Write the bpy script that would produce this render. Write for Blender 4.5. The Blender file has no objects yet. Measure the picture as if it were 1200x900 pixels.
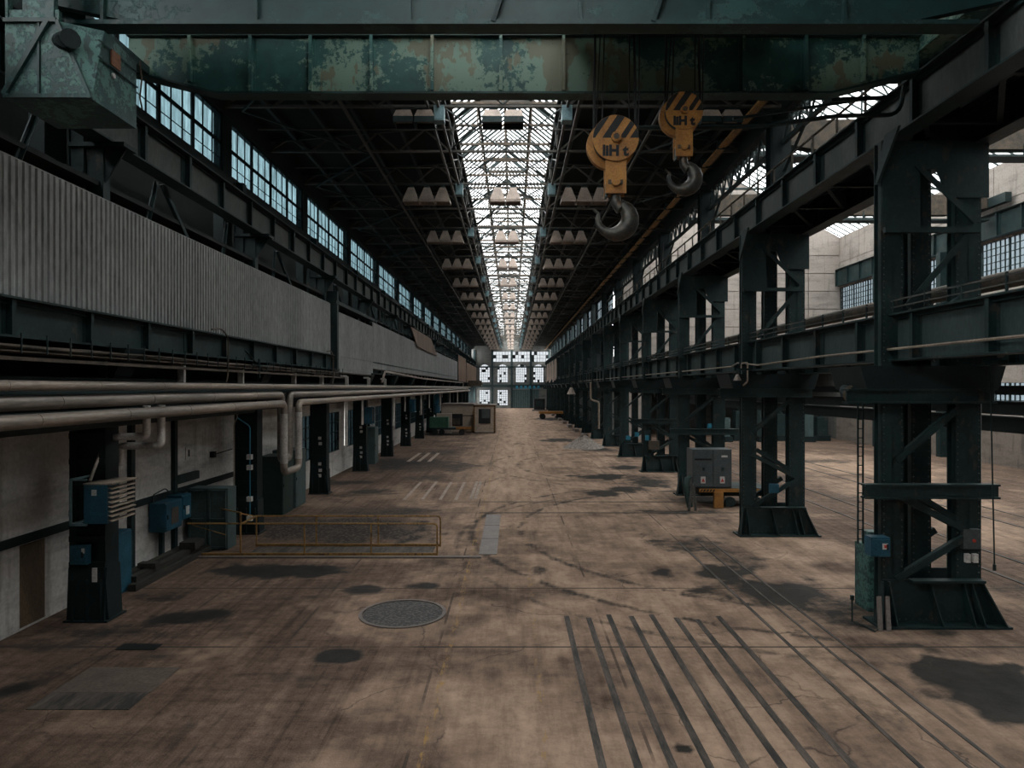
import bpy, bmesh, math, random
import numpy as np
from mathutils import Vector, Matrix
random.seed(7)
S = bpy.context.scene
COL = S.collection
PI = math.pi

# ------------------------------------------------------------ camera, world, light, exposure
cam_d = bpy.data.cameras.new('camera'); cam = bpy.data.objects.new('camera', cam_d); COL.objects.link(cam)
cam.location = (0, 0, 5); cam.rotation_euler = (PI/2, 0, 0)
cam_d.sensor_width = 36; cam_d.lens = 24; cam_d.shift_y = 4/1200; cam_d.clip_end = 600
S.camera = cam
S.view_settings.view_transform = 'Standard'; S.view_settings.look = 'None'
S.view_settings.gamma = 1; S.view_settings.use_curve_mapping = False
S.view_settings.exposure = 3.88
S.cycles.max_bounces = 6; S.cycles.diffuse_bounces = 4; S.cycles.glossy_bounces = 2
S.cycles.transparent_max_bounces = 12; S.cycles.sample_clamp_indirect = 6
S.cycles.caustics_reflective = False; S.cycles.caustics_refractive = False

w = bpy.data.worlds.new('overcast_sky'); S.world = w; w.use_nodes = True
wn = w.node_tree; wb = wn.nodes['Background']
wt = wn.nodes.new('ShaderNodeTexNoise'); wt.inputs['Scale'].default_value = 2.2; wt.inputs['Detail'].default_value = 3
wr = wn.nodes.new('ShaderNodeValToRGB')
wr.color_ramp.elements[0].color = (.84, .88, .90, 1); wr.color_ramp.elements[1].color = (.98, .98, .97, 1)
wn.links.new(wt.outputs['Fac'], wr.inputs['Fac']); wn.links.new(wr.outputs['Color'], wb.inputs['Color'])
wb.inputs['Strength'].default_value = 1.0

CX = -0.30            # middle of the nave
BAY = 8.7
Y0 = 14.4             # front face of the first right column
GY = -3.0             # the roof glazing starts here; solid deck behind added to darken the foreground
YB = -22.0            # rear end of the hall, behind the camera
YF = 165.0            # far wall

def portal(name, loc, rot, sx, sy):
    d = bpy.data.lights.new(name, 'AREA'); d.shape = 'RECTANGLE'; d.size = sx; d.size_y = sy; d.energy = 1
    d.cycles.is_portal = True
    o = bpy.data.objects.new(name, d); COL.objects.link(o); o.location = loc; o.rotation_euler = rot
for a, b in ((GY, 14), (14, 48), (48, 82), (82, 122), (122, 160)):
    portal('skylight_opening', (CX, (a+b)/2, 17.7), (0, 0, 0), 4.6, b-a)
for a, b in ((6, 36), (36, 65)):
    portal('side_hall_roof_opening', (21, (a+b)/2, 25.6), (0, 0, 0), 20.5, b-a)
portal('left_clerestory_opening', (-9.95, 36, 13.2), (0, -PI/2, 0), 2.2, 60)

# ------------------------------------------------------------ node helpers
def newmat(name):
    m = bpy.data.materials.new(name); m.use_nodes = True
    nt = m.node_tree; return m, nt, nt.nodes['Principled BSDF']
def N(nt, t, **k):
    n = nt.nodes.new(t)
    for a, v in k.items():
        if a in n.inputs: n.inputs[a].default_value = v
        else: setattr(n, a, v)
    return n
def coords(nt, scale=(1, 1, 1)):
    g = N(nt, 'ShaderNodeNewGeometry'); m = N(nt, 'ShaderNodeMapping'); m.inputs['Scale'].default_value = scale
    nt.links.new(g.outputs['Position'], m.inputs['Vector']); return m.outputs['Vector']
def noise(nt, vec, scale, detail=4, rough=.6):
    n = N(nt, 'ShaderNodeTexNoise', Scale=scale, Detail=detail, Roughness=rough); nt.links.new(vec, n.inputs['Vector']); return n.outputs['Fac']
def ramp(nt, fac, stops):
    r = N(nt, 'ShaderNodeValToRGB'); e = r.color_ramp.elements
    while len(e) < len(stops): e.new(.5)
    for i, (p, c) in enumerate(stops):
        e[i].position = p; e[i].color = (c[0], c[1], c[2], 1) if hasattr(c, '__len__') else (c, c, c, 1)
    nt.links.new(fac, r.inputs['Fac']); return r.outputs['Color']
def mix(nt, fac, a, b, blend='MIX'):
    m = N(nt, 'ShaderNodeMix', data_type='RGBA', blend_type=blend)
    def put(sock, v):
        if isinstance(v, (int, float)): sock.default_value = v
        elif isinstance(v, tuple): sock.default_value = (v[0], v[1], v[2], 1)
        else: nt.links.new(v, sock)
    put(m.inputs[0], fac); put(m.inputs[6], a); put(m.inputs[7], b); return m.outputs[2]
def bump(nt, bs, h, strength=.3, dist=.02):
    b = N(nt, 'ShaderNodeBump', Strength=strength, Distance=dist); nt.links.new(h, b.inputs['Height']); nt.links.new(b.outputs['Normal'], bs.inputs['Normal'])

def worn(name, c, c2=None, rough=.7, metal=0.0, scale=1.5, stretch=(1, 1, 1), lo=.35, hi=.7, rust=None, rust_at=.66, bmp=.15, spec=.3):
    m, nt, bs = newmat(name)
    v = coords(nt, stretch); f = noise(nt, v, scale, 5, .65)
    c2 = c2 or tuple(x*.55 for x in c)
    out = ramp(nt, f, [(lo, c2), (hi, c)])
    fg = noise(nt, v, scale*9+3, 6, .75); out = mix(nt, .55, out, ramp(nt, fg, [(.34, .45), (.52, 1.0), (.68, 1.5)]), 'MULTIPLY')
    if rust:
        f2 = noise(nt, coords(nt, (1, 1, .6)), scale*2.3+1, 6, .7)
        out = mix(nt, ramp(nt, f2, [(rust_at-.05, 0), (rust_at+.05, 1)]), out, rust)
    nt.links.new(out, bs.inputs['Base Color'])
    bs.inputs['Roughness'].default_value = rough; bs.inputs['Metallic'].default_value = metal
    bs.inputs['Specular IOR Level'].default_value = spec
    if bmp: bump(nt, bs, noise(nt, v, scale*6, 3), bmp, .01)
    return m

M = {}
M['steel'] = worn('dark_painted_steel', (.015, .036, .037), (.005, .015, .016), .6, 0, 1.2, rust=(.045, .040, .032), rust_at=.62)
M['steel_deep'] = worn('soot_dark_steel', (.009, .020, .021), (.004, .010, .011), .7, 0, 1.0)
M['web_teal'] = worn('teal_girder_web_paint', (.040, .062, .059), (.020, .036, .036), .6, 0, .6, (1, 1.5, .5), rust=(.055, .045, .035), rust_at=.7)
M['web'] = worn('girder_web_paint', (.068, .074, .068), (.030, .044, .042), .6, 0, .6, (1, 1.5, .5), rust=(.075, .05, .035), rust_at=.7)
M['rust'] = worn('brown_rusty_steel', (.115, .085, .062), (.04, .038, .033), .8, 0, 2)
M['galv'] = worn('galvanised_pipe_cladding', (.42, .35, .29), (.20, .18, .16), .40, .35, 1.1, (3, .25, 3), rust=(.10, .07, .05), rust_at=.74)
M['galv_bright'] = worn('bright_pipe_cladding', (.70, .67, .63), (.40, .38, .36), .32, .35, 2)
M['paleconduit'] = worn('pale_conduit', (.34, .28, .22), (.18, .15, .12), .6, 0, 2)
M['truss'] = worn('truss_steel', (.095, .084, .072), (.04, .045, .043), .6, 0, .8)
M['truss_dark'] = worn('dark_truss_steel', (.022, .036, .036), (.009, .020, .021), .6, 0, .8)
M['roof'] = worn('black_roof_deck', (.006, .015, .016), (.003, .008, .009), .9, 0, .5, (1, 1, 1), rust=(.075, .04, .022), rust_at=.74, bmp=0)  # near-black base tone with scattered brown patches
M['corr'] = worn('grey_corrugated_sheet', (.30, .31, .305), (.21, .22, .22), .55, .15, .5, (1, 1, .3), rust=(.12, .09, .07), rust_at=.8, bmp=0)
M['corr_brown'] = worn('rusty_brown_sheet', (.24, .17, .125), (.13, .085, .06), .7, 0, .8, (1, 1, .2))
M['blue'] = worn('blue_painted_metal', (.020, .10, .15), (.012, .055, .085), .5, 0, 2, bmp=0)
M['blue_bright'] = worn('bright_blue_metal', (.03, .22, .32), (.02, .14, .21), .5, 0, 2, bmp=0)
M['ballast'] = worn('blue_grey_box', (.17, .27, .29), (.10, .17, .19), .6, 0, 2, bmp=0)
M['greygreen'] = worn('grey_green_cabinet', (.065, .105, .105), (.042, .068, .068), .55, 0, 1.6, bmp=0)
M['darkgreen'] = worn('dark_green_metal', (.02, .045, .04), (.01, .025, .022), .6, 0, 2, bmp=0)
M['greenbox'] = worn('green_painted_box', (.04, .12, .07), (.02, .07, .05), .7, 0, 2)
M['cabgrey'] = worn('machine_grey_paint', (.075, .088, .092), (.05, .062, .066), .5, 0, 1.4, bmp=0)
M['yellow'] = worn('worn_yellow_paint', (.37, .18, .045), (.22, .10, .03), .5, 0, 3, rust=(.08, .05, .03), rust_at=.68)
M['yellow_rail'] = worn('worn_yellow_rail', (.36, .20, .055), (.20, .11, .04), .6, 0, 4, rust=(.06, .04, .03), rust_at=.6, bmp=0)
M['black'] = worn('black_rubber_or_paint', (.012, .014, .015), (.006, .008, .009), .6, bmp=0)
M['hook'] = worn('worn_hook_steel', (.07, .065, .055), (.02, .024, .024), .42, .4, 4, rust=(.09, .055, .03), rust_at=.6)
M['lamp'] = worn('galvanised_lamp_shade', (.42, .335, .28), (.26, .215, .185), .5, .1, 2, bmp=0)
M['white'] = worn('white_label', (.6, .58, .55), (.45, .44, .42), .7, bmp=0)
M['red'] = worn('red_mark', (.5, .06, .04), (.4, .05, .03), .6, bmp=0)
M['wood'] = worn('dark_old_timber', (.05, .045, .038), (.022, .022, .02), .85, 0, 3, (6, .5, 6))
M['plate'] = worn('worn_steel_plate', (.21, .175, .155), (.14, .12, .11), .5, .2, 2)
M['floorplate'] = worn('floor_cover_plate_metal', (.15, .115, .093), (.085, .068, .057), .75, .1, 1.5)
M['palestrip'] = worn('pale_floor_strip', (.40, .31, .25), (.24, .19, .155), .8, 0, 2)
M['strip'] = worn('dark_floor_strip', (.125, .102, .086), (.034, .033, .031), .7, .1, 1.6, (3, .5, 1), lo=.4, hi=.62)
M['cabin'] = worn('dirty_white_cabin', (.44, .36, .29), (.30, .25, .21), .7, 0, .6, bmp=0)
M['gravel'] = worn('pale_gravel', (.38, .33, .29), (.12, .10, .09), .95, 0, 6, bmp=.8)
M['tarp'] = worn('brown_tarpaulin', (.22, .16, .125), (.12, .09, .07), .8, 0, 1, (1, 1, .3))
M['copper'] = worn('orange_brown_sign', (.24, .11, .06), (.14, .07, .045), .7, bmp=0)

def concrete(name, c, c2, c3, panel=None):
    m, nt, bs = newmat(name)
    v = coords(nt); f = noise(nt, coords(nt, (.5, .5, 2.2)), .9, 6, .65)
    out = ramp(nt, f, [(.30, c2), (.52, c), (.75, c)])
    st = noise(nt, coords(nt, (2.2, 2.2, .25)), 1.2, 4, .6)
    out = mix(nt, ramp(nt, st, [(.56, 0), (.75, .7)]), out, c3)
    g = N(nt, 'ShaderNodeSeparateXYZ'); nt.links.new(coords(nt), g.inputs[0])
    fn = noise(nt, v, 9, 5, .7)
    out = mix(nt, .45, out, ramp(nt, fn, [(.3, .45), (.7, 1.2)]), 'MULTIPLY')
    nt.links.new(out, bs.inputs['Base Color']); bs.inputs['Roughness'].default_value = .9
    bump(nt, bs, fn, .3, .01); return m
M['wall'] = concrete('stained_whitewashed_wall', (.62, .60, .57), (.34, .33, .32), (.20, .17, .13))
M['retain'] = concrete('stained_concrete_wall', (.20, .165, .14), (.12, .10, .085), (.05, .045, .04))
M['panelwall'] = concrete('pale_wall_panels', (.34, .295, .265), (.22, .19, .175), (.13, .11, .10))
M['farwall'] = concrete('grey_far_wall', (.13, .13, .12), (.06, .07, .07), (.04, .04, .04))
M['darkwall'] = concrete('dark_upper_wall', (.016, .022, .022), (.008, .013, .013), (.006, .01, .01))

def peeled(name, base, pale, brown, dark=.5, scale=1.0, keep=.5):
    m, nt, bs = newmat(name)
    v = coords(nt)
    big = noise(nt, v, .75*scale, 4, .6); fine = noise(nt, v, 7*scale, 8, .75); mid = noise(nt, v, 2.6*scale, 5, .6)
    a = ramp(nt, mid, [(.3, tuple(x*dark for x in base)), (.7, base)])
    s = N(nt, 'ShaderNodeMath', operation='MULTIPLY_ADD'); nt.links.new(fine, s.inputs[0]); s.inputs[1].default_value = .75
    nt.links.new(big, s.inputs[2])
    fac = ramp(nt, s.outputs[0], [(keep+.36, 0), (keep+.40, 1)])
    out = mix(nt, fac, a, pale)
    s2 = N(nt, 'ShaderNodeMath', operation='MULTIPLY_ADD'); nt.links.new(noise(nt, coords(nt, (1, 1, .35)), 2.1*scale, 6, .6), s2.inputs[0]); s2.inputs[1].default_value = .8
    nt.links.new(big, s2.inputs[2])
    out = mix(nt, ramp(nt, s2.outputs[0], [(keep+.48, 0), (keep+.58, .85)]), out, brown)
    out = mix(nt, ramp(nt, fine, [(.60, 0), (.66, .8)]), out, tuple(x*.2 for x in base))
    nt.links.new(out, bs.inputs['Base Color']); bs.inputs['Roughness'].default_value = .55
    bump(nt, bs, fac, .4, .01); return m
M['peel'] = peeled('peeling_green_crane_paint', (.030, .125, .115), (.17, .28, .22), (.155, .15, .095), keep=.50)
M['peel_dark'] = peeled('dark_peeling_green_paint', (.006, .038, .038), (.014, .060, .056), (.025, .045, .038), keep=.56)
M['peel_blue'] = peeled('flaking_blue_green_cabinet', (.022, .072, .070), (.065, .16, .14), (.02, .04, .04), keep=.49, scale=2)

def glass(name, tint, streak=.6, amount=1.0):
    m, nt, bs = newmat(name)
    nt.nodes.remove(bs); out = nt.nodes['Material Output']
    t = N(nt, 'ShaderNodeBsdfTransparent'); d = N(nt, 'ShaderNodeBsdfGlossy', Roughness=.25)
    f = noise(nt, coords(nt, (6, 6, .6)), 1.4, 5, .7)
    c = ramp(nt, f, [(.35, tuple(x*streak for x in tint)), (.62, tint)])
    nt.links.new(c, t.inputs['Color'])
    mx = N(nt, 'ShaderNodeMixShader'); mx.inputs[0].default_value = .04
    nt.links.new(t.outputs[0], mx.inputs[1]); nt.links.new(d.outputs[0], mx.inputs[2]); nt.links.new(mx.outputs[0], out.inputs['Surface'])
    return m
M['glass_sky'] = glass('dirty_skylight_glass', (.80, .80, .79), .85)
M['glass_side'] = glass('dimmed_side_roof_glass', (.42, .43, .42), .75)  # tint lowered to cut the daylight entering the side hall
M['glass_blue'] = glass('dirty_blue_window_glass', (.185, .235, .248), .55)
M['glass_white'] = glass('dusty_window_glass', (.185, .205, .215), .75)
M['glass_far'] = glass('hazy_far_glass', (.27, .275, .28), .8)
M['glass_dark'] = glass('grimy_low_glass', (.045, .058, .062), .5)

# ------------------------------------------------------------ mesh builder
class MB:
    def __init__(s): s.v = []; s.f = []
    def add(s, vs, fs):
        n = len(s.v); s.v += [tuple(v) for v in vs]; s.f += [tuple(i+n for i in f) for f in fs]; return s
    def box(s, x0, x1, y0, y1, z0, z1):
        x0, x1 = min(x0, x1), max(x0, x1); y0, y1 = min(y0, y1), max(y0, y1); z0, z1 = min(z0, z1), max(z0, z1)
        return s.add([(x0,y0,z0),(x1,y0,z0),(x1,y1,z0),(x0,y1,z0),(x0,y0,z1),(x1,y0,z1),(x1,y1,z1),(x0,y1,z1)],
                     [(0,3,2,1),(4,5,6,7),(0,1,5,4),(1,2,6,5),(2,3,7,6),(3,0,4,7)])
    def bar(s, p, q, a=.05, b=None, up=(0, 0, 1)):
        b = b or a; p = Vector(p); q = Vector(q); d = (q-p).normalized(); u = Vector(up)
        if abs(d.dot(u)) > .99: u = Vector((0, 1, 0))
        r = d.cross(u).normalized(); u = r.cross(d).normalized(); vs = []
        for e in (p, q):
            for i, j in ((-1,-1),(1,-1),(1,1),(-1,1)): vs.append(e+r*(a/2*i)+u*(b/2*j))
        return s.add(vs, [(3,2,1,0),(4,5,6,7),(0,1,5,4),(1,2,6,5),(2,3,7,6),(3,0,4,7)])
    def angle(s, p, q, a=.1, t=.015, up=(0, 0, 1)):      # L-shaped rolled section
        p = Vector(p); q = Vector(q); d = (q-p).normalized(); u = Vector(up)
        if abs(d.dot(u)) > .99: u = Vector((0, 1, 0))
        r = d.cross(u).normalized(); u = r.cross(d).normalized()
        s.bar(p, q, a, t, up); s.bar(p+u*a/2-r*a/2, q+u*a/2-r*a/2, t, a, up); return s
    def tube(s, p, q, r, n=10, caps=True, r2=None):
        p = Vector(p); q = Vector(q); d = (q-p).normalized(); u = Vector((0, 0, 1)) if abs(d.z) < .9 else Vector((0, 1, 0))
        a = d.cross(u).normalized(); b = a.cross(d).normalized(); r2 = r if r2 is None else r2; vs = []
        for e, rr in ((p, r), (q, r2)):
            for i in range(n):
                t = 2*PI*i/n; vs.append(e+a*rr*math.cos(t)+b*rr*math.sin(t))
        fs = [(i, (i+1) % n, n+(i+1) % n, n+i) for i in range(n)]
        if caps: fs += [tuple(range(n))[::-1], tuple(range(n, 2*n))]
        return s.add(vs, fs)
    def path(s, pts, r, n=8, bend=0.0):
        P = [Vector(p) for p in pts]
        if bend:
            Q = [P[0]]
            for i in range(1, len(P)-1):
                a = (P[i-1]-P[i]); b = (P[i+1]-P[i]); k = min(bend, a.length*.45, b.length*.45)
                p0 = P[i]+a.normalized()*k; p1 = P[i]+b.normalized()*k
                for j in range(6):
                    t = j/5; Q.append(p0*(1-t)**2+P[i]*2*t*(1-t)+p1*t*t)
            Q.append(P[-1]); P = Q
        rad = r if hasattr(r, '__len__') else [r]*len(P)
        vs = []; prev = None
        for i, p in enumerate(P):
            d = ((P[i+1]-p) if i == 0 else (p-P[i-1]) if i == len(P)-1 else (P[i+1]-P[i-1])).normalized()
            if prev is None:
                u = Vector((0, 0, 1)) if abs(d.z) < .9 else Vector((0, 1, 0)); a = d.cross(u).normalized()
            else: a = (prev-d*prev.dot(d)).normalized()
            prev = a; b = a.cross(d).normalized()
            for k in range(n):
                t = 2*PI*k/n; vs.append(p+a*rad[i]*math.cos(t)+b*rad[i]*math.sin(t))
        fs = [(i*n+k, i*n+(k+1) % n, (i+1)*n+(k+1) % n, (i+1)*n+k) for i in range(len(P)-1) for k in range(n)]
        fs += [tuple(range(n))[::-1], tuple(range(len(vs)-n, len(vs)))]
        return s.add(vs, fs)
    def prism(s, poly, axis, a, b):                        # poly in the two other axes
        def mk(u, v, t): return {'x': (t, u, v), 'y': (u, t, v), 'z': (u, v, t)}[axis]
        n = len(poly); vs = [mk(u, v, a) for u, v in poly]+[mk(u, v, b) for u, v in poly]
        return s.add(vs, [tuple(range(n)), tuple(range(2*n-1, n-1, -1))]+[(i, n+i, n+(i+1) % n, (i+1) % n) for i in range(n)])
    def mesh(s, name, off=(0, 0, 0), smooth=False):
        me = bpy.data.meshes.new(name); o = Vector(off)
        me.from_pydata([tuple(Vector(v)-o) for v in s.v], [], s.f); me.validate()
        bm = bmesh.new(); bm.from_mesh(me); bmesh.ops.recalc_face_normals(bm, faces=bm.faces); bm.to_mesh(me); bm.free()
        if smooth:
            for p in me.polygons: p.use_smooth = True
            try: me.set_sharp_from_angle(angle=math.radians(42))
            except Exception: pass
        return me
    def build(s, name, mat, parent=None, kind=None, label=None, smooth=False):
        off = Vector((0, 0, 0)); p = parent
        while p is not None: off += p.location; p = p.parent
        me = s.mesh(name, off, smooth); me.materials.append(M[mat] if isinstance(mat, str) else mat)
        o = bpy.data.objects.new(name, me); COL.objects.link(o); o.parent = parent
        if kind: o['kind'] = kind
        if label: o['label'] = label
        return o
def tag(o, label, cat, group=None):
    o['label'] = label; o['category'] = cat
    if group: o['group'] = group
    return o
def thing(name, loc, label, cat, group=None):
    o = bpy.data.objects.new(name, None); COL.objects.link(o); o.location = loc; o.empty_display_size = .2
    return tag(o, label, cat, group)
def inst(me, name, loc, parent=None, kind=None, rot=None):
    o = bpy.data.objects.new(name, me); COL.objects.link(o); o.parent = parent; o.location = loc
    if rot: o.rotation_euler = rot
    if kind: o['kind'] = kind
    return o
def kids(o): return [c for c in bpy.data.objects if c.parent == o]
def copy_tree(o, loc=None, parent=None, label=None, cmap=None):
    c = o.copy(); COL.objects.link(c)
    if parent: c.parent = parent
    if loc is not None: c.location = loc
    if label: c['label'] = label
    for ch in o.children: copy_tree(ch, None, c)
    return c
def mmesh(mb, name, mat, smooth=False):
    me = mb.mesh(name, (0, 0, 0), smooth); me.materials.append(M[mat]); return me
ORD = ['first','second','third','fourth','fifth','sixth','seventh','eighth','ninth','tenth','eleventh','twelfth','thirteenth','fourteenth','fifteenth','sixteenth','seventeenth','eighteenth','nineteenth','twentieth']
ORD += ['twenty-'+x for x in ORD[:9]]+['thirtieth']+['thirty-'+x for x in ORD[:9]]+['fortieth']
def P(px, py, z=0.0):                                     # a floor point read off the photograph
    y = 800*(5-z)/(py-454); return (px-600)*y/800, y

# ------------------------------------------------------------ floor
stains_shade = [ # px, py, rx, ry(px), strength; holds oily marks and a painted shadow
 (400,768,36,14,1.0),(228,724,55,11,.75),(340,669,95,9,.8),(425,691,26,6,.7),(495,687,26,5,.8),(20,806,50,20,.7),(60,790,40,18,.35),
 (848,648,38,26,.5),(890,690,62,16,1.0),(845,672,42,12,.8),(960,708,55,36,.55),(1150,800,75,30,1.15),(1110,782,40,14,.8),(1185,830,50,22,.9),(1090,812,22,8,.5),(775,670,22,10,.85),(815,638,50,12,.6),(1105,742,24,7,.6),(1095,762,14,5,.6),  # begins with the dim shadow area, painted as darker floor
 (705,559,34,4,.9),(697,578,26,4,.9),(735,573,26,4,.7),(735,548,24,3,.8),(700,527,22,2.5,.8),(655,516,24,2,.8),(650,491,26,1.6,.9),(700,505,20,1.6,.8),(760,565,30,5,.7),(830,585,60,5,.8),(790,600,70,4,.6),(750,560,30,5,.55),
 (430,577,36,5,.7),(405,565,40,3,.6),(500,560,40,4,.5),(470,542,55,7,.55),(520,530,30,5,.5),(540,548,30,5,.5),(520,509,35,3,.6),(610,520,12,2,.4),(345,700,70,5,.35),(130,770,60,6,.4),(180,745,60,8,.35),(110,740,70,10,.5),(60,755,60,12,.45),
 (210,865,14,28,.35),(190,700,50,12,.5),(632,668,10,6,.6),(430,722,10,8,.3),(800,877,12,7,.9),(960,780,40,20,.25),(1010,840,60,26,.3),(900,560,40,6,.4),(1000,585,60,8,.35),(1050,640,60,8,.35),(500,720,18,6,.4),(600,560,20,2,.3),(480,600,40,5,.4),(1180,690,40,8,.4),(1040,520,60,2,.6),(970,540,50,3,.5)]
lights_ = [ # worn, dusty, paler patches, with daylight brightness painted in
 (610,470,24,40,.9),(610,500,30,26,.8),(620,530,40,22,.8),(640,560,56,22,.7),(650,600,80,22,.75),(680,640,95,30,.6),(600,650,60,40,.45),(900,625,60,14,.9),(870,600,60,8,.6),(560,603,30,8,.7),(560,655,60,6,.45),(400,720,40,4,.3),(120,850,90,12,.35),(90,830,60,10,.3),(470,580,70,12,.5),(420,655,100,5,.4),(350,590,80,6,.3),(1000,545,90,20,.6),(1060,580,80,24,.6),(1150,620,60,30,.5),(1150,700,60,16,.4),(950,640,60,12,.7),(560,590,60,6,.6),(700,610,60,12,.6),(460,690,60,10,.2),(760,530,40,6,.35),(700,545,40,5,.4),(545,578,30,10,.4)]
gravels = [(400,622,95,16,1),(330,612,50,8,.8),(440,600,60,5,.7),(470,545,60,7,.7)]
def grid_floor():
    xs = np.concatenate([np.arange(-10.3, 11, .13), np.arange(11, 33, .35)])
    ys = [YB]
    y = YB
    while y < YF+.5:
        y += 1.0 if y < 6 else .10 if y < 16 else .13 if y < 32 else .22 if y < 60 else .5
        ys.append(y)
    ys = np.array(ys); X, Y = np.meshgrid(xs, ys)
    Yc = np.maximum(Y, 3.0); px = 600+X*800/Yc; py = 454+4000/Yc
    rng = np.random.RandomState(3)
    def vn(freqx, freqy, seed):
        r = np.random.RandomState(seed); G = r.rand(400, 400)
        u = (X+40)*freqx; v = (Y+40)*freqy; i = np.floor(u).astype(int); j = np.floor(v).astype(int); a = u-i; b = v-j
        a = a*a*(3-2*a); b = b*b*(3-2*b); i %= 399; j %= 399
        return (G[i, j]*(1-a)+G[i+1, j]*a)*(1-b)+(G[i, j+1]*(1-a)+G[i+1, j+1]*a)*b
    wob = (vn(.9, .9, 1)-.5)*.9+(vn(3.1, 3.1, 2)-.5)*.6
    def acc(lst, sharp):
        A = np.zeros_like(X)
        for (cx, cy, rx, ry, s) in lst:
            wx, wy = P(cx, cy); ax = rx*wy/800; ay = ry*wy*wy/4000
            d = np.sqrt(((X-wx)/ax)**2+((Y-wy)/ay)**2)+wob
            A = np.maximum(A, s*np.clip((1.15-d)*sharp, 0, 1))
        return A
    dark = acc(stains_shade, 1.6); light = acc(lights_, 1.0)
    light = np.maximum(light, 1.0*np.clip(1.25-np.abs(X-.6+.5*np.sin(Y*.05))/3.2, 0, 1)*np.clip((Y-19)/14, 0, 1))  # paints the middle floor brighter with distance, in place of daylight
    # curved tyre tracks
    for (x0, y0, r, wd, st) in ((9.5, 24.0, 9.2, .16, .55), (9.5, 24.0, 10.9, .16, .55), (8.5, 22.5, 10.3, .14, .4), (-9, 40, 8.6, .2, .35), (10, 44, 9.6, .25, .4), (10, 44, 11.4, .25, .4)):
        d = np.abs(np.hypot(X-x0, Y-y0)-r)
        dark = np.maximum(dark, st*np.clip(1.3-d/wd, 0, 1)*(vn(2, 2, 5) > .25)*(X < 8)*(np.abs(X) < 9))
    grav = acc(gravels, 2.5)
    nx, ny = len(xs), len(ys)
    me = bpy.data.meshes.new('floor')
    V = np.stack([X.ravel(), Y.ravel(), np.zeros(nx*ny)], 1)
    idx = np.arange(nx*ny).reshape(ny, nx)
    F = np.stack([idx[:-1, :-1], idx[:-1, 1:], idx[1:, 1:], idx[1:, :-1]], -1).reshape(-1, 4)
    me.vertices.add(len(V)); me.vertices.foreach_set('co', V.ravel())
    me.loops.add(F.size); me.loops.foreach_set('vertex_index', F.ravel().astype(np.int32))
    me.polygons.add(len(F)); me.polygons.foreach_set('loop_start', np.arange(0, F.size, 4, dtype=np.int32))
    me.update(calc_edges=True)
    at = me.color_attributes.new('wear_light', 'FLOAT_COLOR', 'POINT')
    at.data.foreach_set('color', np.stack([dark.ravel(), light.ravel(), grav.ravel(), np.ones(nx*ny)], 1).ravel().astype(np.float32))
    return me
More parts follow.
